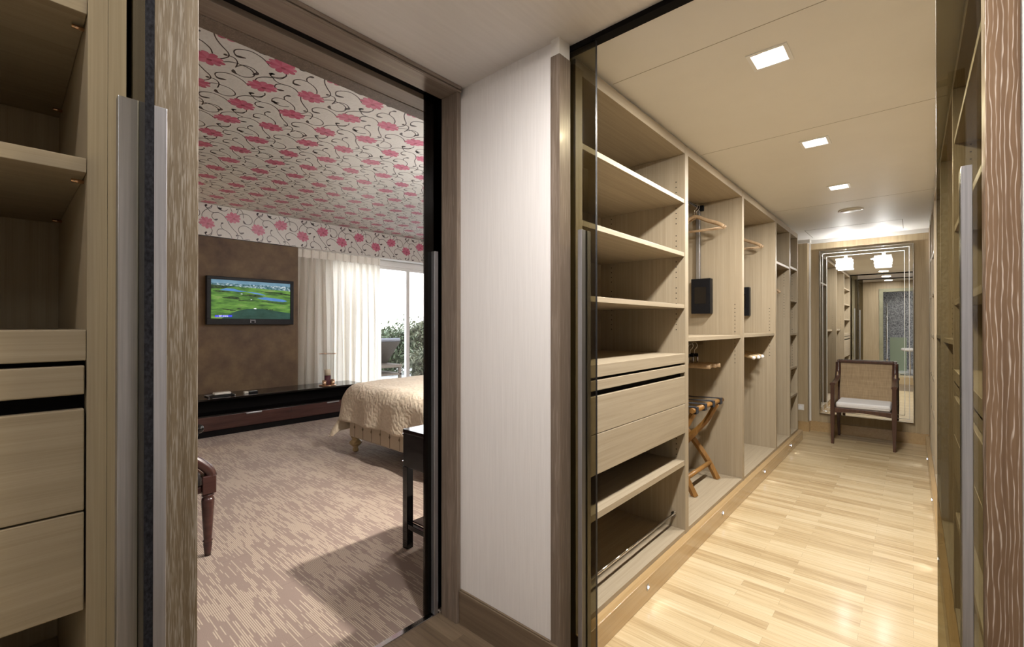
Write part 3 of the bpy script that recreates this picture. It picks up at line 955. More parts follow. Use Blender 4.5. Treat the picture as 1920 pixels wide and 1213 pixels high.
def wardrobe(key, label, side, y0, y1, group, zo=0.0, shelves=(), bench=None, drawers=(), low=(), rails=(), holes=(), shoe=False, filler=None, curved=False, pins=False):
    xf = LF if side < 0 else RF
    X = (lambda t: xf - t) if side < 0 else (lambda t: xf + t)
    t = thing('wardrobe_unit', label, 'wardrobe', (X(0.3), (y0 + y1) / 2, zo + 0.117), group=group)
    WARD[key] = t
    e = 0.025
    for (a, b, inner) in ((y0, y0 + e, 1), (y1 - e, y1, -1)):
        p = MB().box(X(0), a, zo + 0.117, X(0.60), b, 2.472)
        yy = b if inner > 0 else a
        for zc in holes:
            for k in range(-4, 5):
                z = zc + k * 0.032
                for tt in (0.055, 0.50):
                    p.box(X(tt - 0.003), yy - 0.0004, z - 0.003, X(tt + 0.003), yy + 0.0004, z + 0.003, 1)
        if pins:
            for (zt, dd) in shelves:
                for tt in (0.05, 0.50):
                    p.cyl((X(tt), yy, zt - 0.030), (X(tt), yy + inner * 0.016, zt - 0.030), 0.0035, 8, 2)
        p.build('side_panel', [oak_v, black_void, brass], t)
    i0, i1 = y0 + e + 0.0005, y1 - e - 0.0005
    MB().box(X(0.001), i0, 2.420, X(0.60), i1, 2.472).build('top_panel', oak_h, t)
    MB().box(X(0.002), i0, zo + 0.117, X(0.60), i1, zo + 0.140).build('bottom_panel', oak_h, t)
    MB().box(X(0.580), i0, zo + 0.1405, X(0.598), i1, 2.4195).build('back_panel', oak_v, t)
    for (zt, dd) in shelves:
        if curved:
            out = [(X(0.575), i0), (X(0.575), i1)]
            for k in range(13):
                f = k / 12
                out.append((X(0.012 - 0.0 + 0.05 * (1 - math.sin(math.pi * (0.5 + 0.5 * (f if side < 0 else f))))), i1 + (i0 - i1) * f))
            MB().prism(out, 'z', zt - 0.025, zt).build('shelf', oak_h, t)
        else:
            MB().box(X(0.004), i0, zt - 0.024, X(dd), i1, zt).build('shelf', oak_h, t, 0.001)
    for (zt, dd) in low:
        MB().box(X(0.004), i0, zt - 0.030, X(dd), i1, zt).build('shelf', oak_h, t, 0.001)
    if bench:
        b0, b1 = bench
        MB().box(X(0.0), i0, b0, X(0.578), i1, b1).build('bench_panel', oak_h, t, 0.0015)
        zmin = min(a for a, b in drawers)
        MB().box(X(0.030), i0, zmin + 0.004, X(0.57), i1, b0 - 0.0005).build('drawer_carcass', black_void, t)
        for (a, b) in drawers:
            MB().box(X(0.0), i0 + 0.002, a, X(0.021), i1 - 0.002, b).build('drawer_front', oak_h, t, 0.002)
    for (z, tt) in rails:
        MB().cyl((X(tt), i0, z), (X(tt), i1, z), 0.0125, 12).build('hanging_rail', chrome, t)
    if shoe:
        for (tt, z) in ((0.07, zo + 0.222), (0.30, zo + 0.30)):
            m = MB().cyl((X(tt), i0, z), (X(tt), i1, z), 0.007, 10)
            for y in (i0 + 0.006, i1 - 0.006):
                m.cyl((X(tt), y - 0.006, z), (X(tt), y + 0.006, z), 0.016, 12)
            m.build('shoe_rail', chrome, t)
    if filler:
        MB().box(X(0.0), filler[0], zo + 0.117, X(0.04), filler[1], 2.472).build('filler_strip', oak_v, t)
    return t


GL, GR = 'left row of wardrobe units', 'right row of wardrobe units'
DRW = [(1.094, 1.139), (0.906, 1.069), (0.728, 0.903)]
wardrobe('LA', 'open pale oak unit with shelves over drawers, nearest in left row', -1, 1.577, 2.766, GL,
         shelves=[(2.143, .575), (1.820, .575), (1.505, .575)], low=[(0.560, .575)], bench=(1.152, 1.208), drawers=DRW, holes=(2.13, 1.80, 1.48, 0.62), shoe=True, filler=(1.552, 1.5765))
wardrobe('LB', 'pale oak hanging unit holding the folding luggage rack', -1, 2.767, 3.99, GL,
         shelves=[(1.300, .575)], rails=[(2.375, .32), (1.225, .32)], holes=(1.42, 1.20), curved=True)
wardrobe('LC', 'pale oak hanging unit with white tipped hangers under its shelf', -1, 3.991, 5.18, GL,
         shelves=[(1.300, .575)], rails=[(2.375, .32), (1.225, .32)], holes=(1.42, 1.20), curved=True)
wardrobe('LD', 'narrow tall hanging unit with one high shelf, left row', -1, 5.181, 5.87, GL,
         shelves=[(2.032, .575)], rails=[(1.95, .32)], holes=(1.95, 1.6))
wardrobe('LE', 'slim oak unit of six shelf bays at the far end, left row', -1, 5.871, 6.33, GL,
         shelves=[(2.050, .575), (1.674, .575), (1.287, .575), (0.895, .575), (0.572, .575)], holes=(2.0, 1.6, 1.2, 0.9))
wardrobe('RA', 'oak shelf and drawer unit behind the right glass door', 1, 1.577, 2.80, GR,
         shelves=[(2.20, .575), (1.815, .575), (1.490, .575)], low=[(0.560, .575)], bench=(1.130, 1.186), drawers=DRW, holes=(2.13, 1.80, 1.48), filler=(1.552, 1.5765))
wardrobe('RB', 'oak hanging unit with a mid shelf at the glass door edge, right row', 1, 2.801, 3.99, GR,
         shelves=[(1.300, .575)], rails=[(2.375, .32)], holes=(1.42, 1.20), curved=True)
wardrobe('RC', 'oak hanging unit with mid shelf beyond the glass, right row', 1, 3.991, 5.18, GR,
         shelves=[(1.300, .575)], rails=[(2.375, .32)], curved=True)
wardrobe('RD', 'oak shelf unit last but one, right row', 1, 5.181, 5.87, GR,
         shelves=[(2.032, .575), (1.674, .575), (1.287, .575), (0.895, .575), (0.572, .575)])
wardrobe('RE', 'oak shelf unit closest to the mirror, right row', 1, 5.871, 6.40, GR,
         shelves=[(2.050, .575), (1.674, .575), (1.287, .575), (0.895, .575), (0.572, .575)])
wardrobe('NL', 'oak shelf and drawer unit at the left picture edge', -1, -0.835, 0.117, GL, zo=0.165,
         shelves=[(1.925, .575), (1.659, .575)], low=[(0.60, .575)], bench=(1.321, 1.372),
         drawers=[(1.265, 1.313), (1.073, 1.241), (0.907, 1.070)], holes=(), filler=(0.1175, 0.1415), pins=True)

# plinths and cornice strips of the rows
struct('trim_13', MB().box(-1.62, 1.552, 0, -0.992, 6.40, 0.1165), plinth_m, 'low oak plinth with small lights, left wardrobe row', 'plinth', bevel=0.003)
struct('trim_14', MB().box(0.72, 1.552, 0, 0.107, 7.03, 0.1165), plinth_m, 'low oak plinth with small lights, right wardrobe row', 'plinth', bevel=0.003)
struct('trim_15', MB().box(-1.62, -0.84, 0.166, -0.995, 0.142, 0.2815), plinth_m, 'plinth of the near left wardrobe unit', 'plinth')
struct('trim_16', MB().box(-1.60, 1.552, 2.4725, -1.045, 6.33, CZ - 0.001), white_trim, 'white shadow strip over the left wardrobe row', 'trim')
struct('trim_17', MB().box(0.15, 1.552, 2.4725, 0.70, 7.02, CZ - 0.001), white_trim, 'white shadow strip over the right wardrobe row', 'trim')
struct('trim_18', MB().box(0.142, 6.401, 0.118, 0.17, 7.03, 2.472), oak_v, 'oak filler between right wardrobe row and mirror wall', 'trim')
struct('trim_19', MB().box(-1.60, -0.84, 2.4725, -1.045, 0.14, CZ - 0.001), white_trim, 'white shadow strip over the near wardrobe unit', 'trim')


def plinth_light(x, y, nx, label, group):
    t = thing('plinth_light', label, 'light', (x, y, 0.058), group=group)
    MB().box(x, y - 0.010, 0.058, x + nx * 0.003, y + 0.010, 0.086).build('bezel', alu, t, 0.001)
    m = MB()
    m.tube([(x + nx * 0.003, y, 0.072), (x + nx * 0.0046, y, 0.072)], 0.0062, 14)
    m.build('lens', led_glow, t)
    lamp('SPOT', 'plinth_light_lamp', (x + nx * 0.010, y, 0.072), 0.28, (0.8, 0.86, 1), 0.008, (0, R(-62 * nx), 0), spot=110)


names = ['nearest the camera below the drawers', 'below the luggage rack', 'below the white tipped hangers', 'at the far end of the row']
for y, n in zip((2.138, 3.329, 4.515, 5.684), names):
    plinth_light(-0.9918, y, 1, 'small square plinth light of the left row, ' + n, 'left plinth lights')
for y, n in zip((3.475, 4.62, 6.00), ('at the glass door edge', 'second from the glass door', 'nearest the mirror')):
    plinth_light(0.1068, y, -1, 'small round plinth light of the right row, ' + n, 'right plinth lights')

# ------------------------------------------------------------------ sliding glass doors


def bars(mb, xa, xb, ya, yb, z0, z1):
    return mb.box(xa, ya, z0, xb, yb, z1)


def glass_door(label, x0, x1, y0, y1, z0, hx, group):
    t = thing('sliding_glass_door', label, 'glass door', ((x0 + x1) / 2, (y0 + y1) / 2, z0), group=group)
    m = MB().box(x0, y0, z0 + 0.004, x1, y1, 2.478)
    o = m.build('glass_pane', [smoked, edge_m], t)
    for p in o.data.polygons:
        if abs(p.normal.x) > 0.9:
            p.material_index = 1
    for (a, b) in ((y0 - 0.026, y0 - 0.0002), (y1 + 0.0002, y1 + 0.026)):
        MB().box(hx - 0.0095, a, max(z0 + 0.02, 0.02), hx + 0.0095, b, 1.748).build('pull_bar', alu, t, 0.0012)
    return t


glass_door('smoked glass sliding door beside the brown oak post', -1.59, -0.903, 1.497, 1.509, 0.0, -0.957, 'smoked glass doors')
glass_door('smoked glass sliding door on the right with aluminium pull', 0.044, 0.735, 1.497, 1.509, 0.0, 0.094, 'smoked glass doors')
glass_door('glass door seen edge on beside the limed oak post', -1.59, -0.900, 0.146, 0.158, 0.166, -0.957, 'smoked glass doors')

t = thing('sliding_door', 'dark glass bedroom door slid open into its pocket', 'door', (-1.72, 1.8, 0.006))
o = MB().box(-1.728, 1.316, 0.010, -1.716, 2.40, 2.479).build('door_panel', [dark_glass, edge_m], t)
MB().box(-1.7445, 1.331, 0.012, -1.7285, 2.40, 2.479).build('backing_panel', black_gloss, t)
for (a, b) in ((-1.7155, -1.690),):
    MB().box(a, 1.352, 0.012, b, 1.374, 1.73).build('pull_bar', alu, t, 0.0012)

# ------------------------------------------------------------------ ceiling fittings


def downlight(y, label, on=1):
    t = thing('recessed_downlight', label, 'ceiling light', (LX, y, CZ), group='square ceiling downlights')
    h, o = 0.0595, 0.074
    f = MB()
    f.box(LX - o, y - o, CZ - 0.004, LX + o, y - h, CZ - 0.0002).box(LX - o, y + h, CZ - 0.004, LX + o, y + o, CZ - 0.0002)
    f.box(LX - o, y - h, CZ - 0.004, LX - h, y + h, CZ - 0.0002).box(LX + h, y - h, CZ - 0.004, LX + o, y + h, CZ - 0.0002)
    f.build('frame', lamp_white, t)
    c = MB()
    c.box(LX - h, y - h, CZ, LX - h + 0.002, y + h, CZ + 0.05).box(LX + h - 0.002, y - h, CZ, LX + h, y + h, CZ + 0.05)
    c.box(LX - h + 0.002, y - h, CZ, LX + h - 0.002, y - h + 0.002, CZ + 0.05).box(LX - h + 0.002, y + h - 0.002, CZ, LX + h - 0.002, y + h, CZ + 0.05)
    c.box(LX - h + 0.002, y - h + 0.002, CZ + 0.045, LX + h - 0.002, y + h - 0.002, CZ + 0.05)
    c.build('housing', lamp_white, t)
    for dy in (-0.029, 0.029):
        MB().lathe([(0.0265, 0.012), (0.022, 0.030), (0.004, 0.040)], (LX, y + dy, CZ), 20).build('lamp', lamp_glow, t)


for y, n in zip((2.105, 3.27, 4.45), ('twin lamp square downlight nearest the camera', 'twin lamp square downlight in the middle of the aisle', 'square downlight closest to the round speaker')):
    downlight(y, n)
downlight(0.85, 'square downlight of the hall, seen only in the mirror')
downlight(-0.38, 'assumed square downlight over the near dressing room')
t = thing('ceiling_speaker', 'round white flush speaker in the ceiling', 'speaker', (-0.445, 5.42, CZ))
MB().lathe([(0.082, -0.008), (0.098, -0.006), (0.100, -0.0002)], (-0.445, 5.42, CZ), 36).build('rim', lamp_white, t)
MB().lathe([(0.001, -0.0085), (0.080, -0.0085), (0.080, -0.008)], (-0.445, 5.42, CZ), 36, cap=False).build('grille', white_trim, t)

# ------------------------------------------------------------------ tall mirror, crystal lamps, armchair, socket
MX0, MX1, MZ0, MZ1, MY = -0.903, 0.011, 0.243, 2.335, 7.0
t = thing('wall_mirror', 'tall wall mirror with cut border lines behind the cane armchair', 'mirror', ((MX0 + MX1) / 2, 7.03, MZ0))
MB().box(MX0 + 0.004, MY + 0.004, MZ0 + 0.004, MX1 - 0.004, 7.049, MZ1 - 0.004).build('backing', alu, t)
MB().quad((MX0 + 0.008, MY, MZ0 + 0.008), (MX1 - 0.008, MY, MZ0 + 0.008), (MX1 - 0.008, MY, MZ1 - 0.008), (MX0 + 0.008, MY, MZ1 - 0.008)).build('mirror_glass', mirror_m, t)
m = MB()


def ring(m, a, w, y, d, mi=0):
    x0, x1, z0, z1 = MX0 + a, MX1 - a, MZ0 + a, MZ1 - a
    m.box(x0, y, z0, x0 + w, y + d, z1, mi).box(x1 - w, y, z0, x1, y + d, z1, mi)
    m.box(x0 + w, y, z0, x1 - w, y + d, z0 + w, mi).box(x0 + w, y, z1 - w, x1 - w, y + d, z1, mi)


ring(m, 0.0, 0.008, MY - 0.002, 0.03)
m.build('frame', mirror_edge, t, 0.002)
for a in (0.036, 0.078):
    m = MB()
    ring(m, a, 0.006, MY - 0.0012, 0.001)
    m.build('bevel_line', bevel_line, t)


def sconce(x, label):
    z = 2.14
    t = thing('crystal_wall_lamp', label, 'wall lamp', (x, MY - 0.003, z), group='crystal lamps on the mirror')
    MB().box(x - 0.055, MY - 0.010, z - 0.045, x + 0.055, MY - 0.003, z + 0.045).build('back_plate', chrome, t, 0.002)
    MB().box(x - 0.055, MY - 0.080, z - 0.050, x + 0.055, MY - 0.011, z + 0.050).build('crystal_core', crystal_glow, t, 0.004)
    rnd = random.Random(int(x * 100) + 999)
    for k in range(4):
        m = MB()
        zz = z - 0.066 + k * 0.036
        m.box(x - 0.078 - rnd.uniform(0, .008), MY - 0.098, zz, x + 0.078 + rnd.uniform(0, .008), MY - 0.083, zz + 0.026)
        m.build('crystal_bar', crystal_edge if k in (0, 3) else crystal_glow, t, 0.003)
    lamp('POINT', 'crystal_wall_lamp_glow', (x, MY - 0.13, z + 0.11), 6.0, (1, 0.98, 0.95), 0.012)


sconce(-0.635, 'lit crystal block lamp at the mirror, left one')
sconce(-0.262, 'lit crystal block lamp at the mirror, right one')

# cane armchair in front of the mirror
AX0, AX1, AYF, AYB = -0.722, -0.128, 6.40, 6.97
t = thing('armchair', 'dark wood armchair with cane back and white seat pad', 'chair', (-0.425, 6.68, 0))
for x in (AX0 + 0.022, AX1 - 0.022):
    MB().tube([(x, AYF + 0.022, 0), (x, AYF + 0.022, 0.36), (x, AYF + 0.022, 0.690)], [0.018, 0.030, 0.026], 4, smooth=False).build('front_leg', walnut, t, 0.003)
    MB().tube([(x * 0.97 - 0.013, AYB - 0.005, 0), (x * 0.985 - 0.006, AYB - 0.05, 0.30), (x * 0.985 - 0.006, AYB - 0.08, 0.45), (x * 0.985 - 0.006, AYB - 0.03, 0.945)], [0.017, 0.026, 0.028, 0.022], 4, smooth=False).build('back_leg', walnut, t, 0.003)
    xx = x * 0.985 - 0.006
    arm = catmull([(xx, AYB - 0.035, 0.92), (xx, AYB - 0.060, 0.80), (xx + 0.0 * x, AYB - 0.14, 0.725), (x, AYB - 0.30, 0.700), (x, AYF + 0.0, 0.692)], 6)
    MB().tube(arm, 0.024, 8, flat=(1.15, 0.75, (1, 0, 0))).build('armrest', walnut, t)
    sgn = 1 if x > -0.4 else -1
    MB().prism([(AYF + 0.05, 0.44), (AYB - 0.10, 0.44), (AYB - 0.08, 0.80), (AYB - 0.15, 0.715), (AYF + 0.05, 0.685)], 'x', x - 0.006, x + 0.006).build('side_panel', cane_m, t)
MB().box(AX0 + 0.04, AYB - 0.060, 0.915, AX1 - 0.04, AYB - 0.015, 0.948).build('top_rail', walnut, t, 0.006)
bk = MB()
bk.add([(AX0 + 0.045, AYB - 0.082, 0.43), (AX1 - 0.045, AYB - 0.082, 0.43), (AX1 - 0.045, AYB - 0.040, 0.917), (AX0 + 0.045, AYB - 0.040, 0.917),
        (AX0 + 0.045, AYB - 0.070, 0.43), (AX1 - 0.045, AYB - 0.070, 0.43), (AX1 - 0.045, AYB - 0.028, 0.917), (AX0 + 0.045, AYB - 0.028, 0.917)],
       [(0, 1, 2, 3), (7, 6, 5, 4), (0, 4, 5, 1), (1, 5, 6, 2), (2, 6, 7, 3), (3, 7, 4, 0)])
bk.build('cane_back', cane_m, t)
fa = MB()
curve = [(AX0 + 0.045 + k / 10 * (AX1 - AX0 - 0.09), 0.365 + 0.020 * math.sin(math.pi * k / 10)) for k in range(11)]
fa.prism([(AX1 - 0.045, 0.425), (AX0 + 0.045, 0.425)] + curve, 'y', AYF + 0.006, AYF + 0.032)
fa.box(AX0 + 0.012, AYF + 0.05, 0.37, AX0 + 0.034, AYB - 0.09, 0.425).box(AX1 - 0.034, AYF + 0.05, 0.37, AX1 - 0.012, AYB - 0.09, 0.425)
fa.box(AX0 + 0.05, AYB - 0.10, 0.37, AX1 - 0.05, AYB - 0.084, 0.425)
fa.box(AX0 + 0.035, AYF + 0.033, 0.405, AX1 - 0.035, AYB - 0.101, 0.424)
fa.build('seat_frame', walnut, t, 0.003)
cs = MB().box(AX0 + 0.052, AYF + 0.010, 0.4265, AX1 - 0.052, AYB - 0.10, 0.492)
c_o = cs.build('seat_cushion', white_cushion, t, 0.022, 4)
m = MB()
zz = 0.459
m.tube([(AX0 + 0.051, AYF + 0.02, zz), (AX0 + 0.06, AYF + 0.0088, zz), (AX1 - 0.06, AYF + 0.0088, zz), (AX1 - 0.051, AYF + 0.02, zz), (AX1 - 0.051, AYB - 0.10, zz)], 0.003, 6)
m.build('piping', white_cushion, c_o)

t = thing('wall_socket', 'small grey wall socket low on the oak pilaster', 'socket', (-1.10, 6.93, 0.305))
MB().box(-1.14, 6.922, 0.27, -1.06, 6.9298, 0.345).build('plate', white_trim, t, 0.002)
MB().cyl((-1.10, 6.920, 0.307), (-1.10, 6.9218, 0.307), 0.022, 18).build('insert', lamp_white, t)

# ------------------------------------------------------------------ hangers, wardrobe lifts, luggage rack


def hanger(name, wood_m, label, group, loc, kind='suit', rz=0.0):
    """origin at the top of the hook; shoulders along X"""
    t = thing(name, label, 'hanger', loc, rz, group)
    hk = [(0.0, 0, -0.115), (0.0, 0, -0.075), (0.004, 0, -0.058), (0.018, 0, -0.045), (0.024, 0, -0.026), (0.016, 0, -0.007), (0, 0, 0), (-0.015, 0, -0.006), (-0.020, 0, -0.018)]
    MB().tube(catmull(hk, 4), 0.0022, 6).build('hook', chrome, t, local=True)
    if kind == 'suit':
        bd = catmull([(-0.225, 0, -0.225), (-0.19, 0, -0.195), (-0.09, 0, -0.150), (-0.03, 0, -0.118), (0, 0, -0.110), (0.03, 0, -0.118), (0.09, 0, -0.150), (0.19, 0, -0.195), (0.225, 0, -0.225)], 5)
        n = len(bd)
        MB().tube(bd, [0.011 if 2 < k < n - 3 else 0.012 for k in range(n)], 8, flat=(1.25, 0.75, (0, 0, 1))).build('shoulder', wood_m, t, local=True)
        MB().tube([(-0.215, 0, -0.228), (0.215, 0, -0.228)], 0.0055, 8).build('trouser_bar', wood_m, t, local=True)
    elif kind == 'clip':
        MB().tube([(-0.20, 0, -0.178), (0.20, 0, -0.178)], 0.012, 8, flat=(1.3, .6, (0, 0, 1))).build('bar', wood_m, t, local=True)
        MB().box(-0.030, -0.006, -0.116, 0.030, 0.006, -0.092).build('neck', black_plastic, t, 0.003, local=True)
        for x in (-0.024, 0.024):
            MB().box(x - 0.007, -0.0075, -0.166, x + 0.007, 0.0075, -0.1165).build('clip', chrome, t, 0.002, local=True)
    else:
        bd = catmull([(-0.20, 0, -0.165), (-0.10, 0, -0.140), (0, 0, -0.118), (0.10, 0, -0.140), (0.20, 0, -0.165)], 5)
        MB().tube(bd, 0.016, 8).build('padded_body', wood_m, t, local=True)
        for x in (-0.208, 0.208):
            MB().ball((x, 0, -0.168), 0.0175, 12).build('white_tip', white_knob, t, local=True)
    return t


RX = LF - 0.32
h0 = hanger('coat_hanger', hanger_wood, 'wooden coat hanger nearest the camera in the luggage rack unit', 'coat hangers on the high rails', (RX, 3.80, 2.389))
copy_tree(h0, (RX, 3.845, 2.389), 0.05, 'wooden coat hanger right behind the nearest one, luggage rack unit')
copy_tree(h0, (RX, 5.00, 2.389), 0.0, 'wooden coat hanger in front of its pair, white tipped hanger unit')
copy_tree(h0, (RX, 5.06, 2.389), 0.06, 'wooden coat hanger against the divider, white tipped hanger unit')
copy_tree(h0, (RX + 0.03, 5.70, 1.964), 0.03, 'wooden coat hanger low in the narrow unit with one shelf')
c0 = hanger('clip_hanger', hanger_wood, 'wooden clip hanger closest to the camera, under the shelf', 'clip hangers under the shelf', (RX, 3.56, 1.239), 'clip')
ords = ['second', 'third', 'fourth', 'fifth', 'sixth', 'seventh', 'eighth']
for k in range(4):
    copy_tree(c0, (RX + 0.012 * ((k * 7) % 3 - 1), 3.63 + k * 0.065, 1.239), 0.04 * ((k * 5) % 3 - 1), 'wooden clip hanger, %s from the camera under the shelf' % ords[k])
w0 = hanger('padded_hanger', pale_hanger_wood, 'cream hanger with white tips, nearest the camera', 'white tipped hangers', (RX + 0.02, 4.70, 1.239), 'pad')
for k in range(7):
    copy_tree(w0, (RX + 0.02 + 0.018 * ((k * 5) % 3 - 1), 4.745 + k * 0.05, 1.239), 0.05 * ((k * 4) % 3 - 1), 'cream hanger with white tips, %s from the camera' % ords[k])


def lift(y, label):
    t = thing('wardrobe_lift', label, 'wardrobe lift', (-1.335, y, 1.475), group='pull down wardrobe lifts')
    MB().box(-1.415, y - 0.066, 1.476, -1.257, y - 0.001, 1.772).build('housing', black_plastic, t, 0.004)
    MB().box(-1.385, y - 0.068, 1.56, -1.290, y - 0.0662, 1.70).build('cover_plate', black_gloss, t, 0.001)
    MB().box(-1.386, y - 0.030, 1.772, -1.356, y - 0.004, 2.36).build('arm', alu, t, 0.002)
    MB().box(-1.375, y - 0.028, 2.352, -1.325, y - 0.004, 2.398).build('rail_bracket', black_plastic, t, 0.003)


lift(3.9645, 'black wardrobe lift box above the luggage rack')
lift(5.1545, 'black wardrobe lift box above the white tipped hangers')

t = thing('luggage_rack', 'folding wooden luggage rack with black webbing straps', 'luggage rack', (-1.38, 3.55, 0.14))
for y in (3.30, 3.80):
    for (xa, xb) in ((-1.175, -1.585), (-1.60, -1.175)):
        yy = y + (0.012 if xa > xb else -0.012)
        pts = catmull([(xa, yy, 0.141), (xa + (xb - xa) * 0.22, yy, 0.30), (xa + (xb - xa) * 0.52, yy, 0.46), (xa + (xb - xa) * 0.80, yy, 0.60), (xb, yy, 0.752)], 5)
        MB().tube(pts, [0.024] * 12 + [0.02] * (len(pts) - 12), 4, smooth=False, flat=(1.15, 0.55, (1, 0, 0))).build('leg', rack_wood, t, 0.002)
for x in (-1.175, -1.585):
    MB().tube([(x, 3.25, 0.768), (x, 3.92, 0.768)], 0.019, 10).build('top_rail', rack_wood, t)
for (x, z) in ((-1.235, 0.265), (-1.535, 0.265)):
    MB().cyl((x, 3.30, z), (x, 3.80, z), 0.017, 12).build('stretcher', rack_wood, t)
for y in (3.30, 3.48, 3.66, 3.84):
    m = MB()
    pr = [(-1.197, 0.745), (-1.175 + .021, 0.745), (-1.175 + 0.021, 0.79), (-1.19, 0.7905), (-1.38, 0.780), (-1.565, 0.7905), (-1.6055, 0.79), (-1.6055, 0.745), (-1.585, 0.745)]
    for a, b in zip(pr[:-1], pr[1:]):
        m.quad((a[0], y - 0.024, a[1]), (b[0], y - 0.024, b[1]), (b[0], y + 0.024, b[1]), (a[0], y + 0.024, a[1]))
    m.build('strap', strap_m, t, solid=0.003)

# ------------------------------------------------------------------ bedroom
CX, CB = -6.45, -6.985
t = thing('media_console', 'long low black lacquer console with brown drawers below the television', 'console', (-6.7, 1.7, 0))
MB().box(CB, -0.6, 0.445, CX, 3.774, 0.470).build('top', black_gloss, t, 0.003)
MB().box(CB, 3.744, 0.078, CX, 3.774, 0.4445).build('side_panel', black_gloss, t, 0.002)
MB().box(CB, -0.6, 0.252, CX, 3.7435, 0.268).build('shelf', black_gloss, t)
MB().box(CB, -0.6, 0.2685, CB + 0.02, 3.7435, 0.4445).build('back_panel', black_void, t)
MB().box(CX - 0.30, -0.6, 0.2685, CX - 0.28, 3.7435, 0.4445).build('niche_liner', black_void, t)
MB().box(CB, -0.6, 0.0, CX - 0.02, 3.765, 0.074).build('kickboard', black_void, t)
MB().box(CB, -0.6, 0.0745, CX - 0.025, 3.7435, 0.2515).build('drawer_carcass', black_void, t)
for (a, b, ha, hb) in ((-0.6, 0.56, None, None), (0.563, 2.650, 2.085, 2.27), (2.653, 3.742, 3.16, 3.345)):
    d = MB().box(CX - 0.024, a, 0.079, CX - 0.002, b, 0.250).build('drawer_front', mahogany, t, 0.002)
    if ha:
        MB().box(CX - 0.0018, ha, 0.232, CX + 0.016, hb, 0.248).build('handle', alu, d, 0.002)

t = thing('television', 'wall mounted black flat screen television showing a golf course', 'television', (-6.95, 2.33, 1.40))
Y0, Y1, Z0, Z1, XF = 1.755, 2.868, 1.385, 2.032, -6.90
MB().box(-6.955, Y0, Z0, XF, Y1, Z1).build('casing', black_plastic, t, 0.008)
MB().box(-6.998, 2.1, 1.55, -6.956, 2.5, 1.85).build('wall_bracket', black_plastic, t)
bz = MB()
sy0, sy1, sz0, sz1 = Y0 + 0.052, Y1 - 0.052, Z0 + 0.082, Z1 - 0.045
bz.box(XF, Y0 + 0.004, Z0 + 0.004, XF + 0.012, Y1 - 0.004, sz0).box(XF, Y0 + 0.004, sz1, XF + 0.012, Y1 - 0.004, Z1 - 0.004)
bz.box(XF, Y0 + 0.004, sz0, XF + 0.012, sy0, sz1).box(XF, sy1, sz0, XF + 0.012, Y1 - 0.004, sz1)
bz.build('bezel', black_plastic, t, 0.003)
scn = MB()


def S(s_, t_, e=0.0):
    return (XF + 0.002 + e, sy0 + s_ * (sy1 - sy0), sz1 - t_ * (sz1 - sz0))


scn.quad(S(0, 0), S(1, 0), S(1, 1), S(0, 1), 0)


def patch(pts, m, e):
    scn.add([S(a, b, e) for a, b in pts], [tuple(range(len(pts)))], m)


def blob(cx, cy, rx, ry, m, e, seed=0, sh=0.0, n=26):
    rnd = random.Random(seed)
    ph = [rnd.uniform(0, 6.28) for _ in range(3)]
    pts = []
    for k in range(n):
        a = 2 * math.pi * k / n
        r = 1 + 0.16 * math.sin(3 * a + ph[0]) + 0.10 * math.sin(5 * a + ph[1])
        x, y = cx + rx * r * math.cos(a), cy + ry * r * math.sin(a)
        pts.append((min(max(x, 0), 1), min(max(y + sh * (x - cx), 0), 1)))
    patch(pts, m, e)


patch([(0, 0), (1, 0), (1, .09), (0, .10)], 4, .0003)
patch([(0, .09), (1, .085), (1, .21), (.5, .17), (0, .15)], 1, .0004)
patch([(0, .13), (.12, .15), (.3, .145), (.14, .22), (0, .24)], 5, .0005)
for k, (x, y) in enumerate(((.84, .28), (.93, .31), (.72, .27))):
    blob(x, y, .10, .018, 5, .0006, k + 31, 0.1)
patch([(.10, .265), (.17, .215), (.26, .215), (.33, .255), (.42, .275), (.33, .29), (.20, .28)], 2, .0007)
patch([(.40, .275), (.50, .285), (.62, .32), (.67, .36), (.60, .35), (.48, .31)], 2, .0007)
patch([(.55, .435), (.66, .405), (.78, .425), (.90, .45), (.96, .495), (.90, .52), (.74, .50), (.60, .465)], 2, .0007)
for k, (x, y, a, b) in enumerate(((.25, .46, .10, .035), (.12, .30, .10, .02), (.50, .38, .12, .03), (.40, .52, .10, .012), (.72, .53, .13, .012), (.85, .56, .14, .01))):
    blob(x, y, a, b, 5, .0006, k, 0.06)
patch([(.30, .80), (.42, .735), (.54, .72), (.66, .735), (.80, .78), (1, .83), (1, 1), (.12, 1), (.20, .90)], 3, .0007)
for k, (x, y, a) in enumerate(((.18, .76, .05), (.25, .78, .04), (.33, .74, .03), (.74, .75, .03), (.68, .74, .02))):
    blob(x, y, a, .018, 5, .0008, k + 50, 0.1)
blob(.53, .725, .018, .012, 7, .0010, 77)
blob(.36, .345, .012, .008, 7, .0010, 78)
blob(.48, .485, .010, .007, 7, .0010, 79)
patch([(.045, .915), (.245, .905), (.245, .955), (.045, .965)], 6, .0010)
scn.build('screen', TV, t)


def text_mesh(s_, size, name, mat, parent, M):
    cu = bpy.data.curves.new(name, 'FONT')
    cu.body = s_
    cu.size = size
    tmp = bpy.data.objects.new(name, cu)
    COL.objects.link(tmp)
    dg = bpy.context.evaluated_depsgraph_get()
    me = bpy.data.meshes.new_from_object(tmp.evaluated_get(dg))
    bpy.data.objects.remove(tmp)
    me.transform(M)
    me.materials.clear()
    me.materials.append(mat)
    o = bpy.data.objects.new(name, me)
    COL.objects.link(o)
    o.parent = parent
    return o


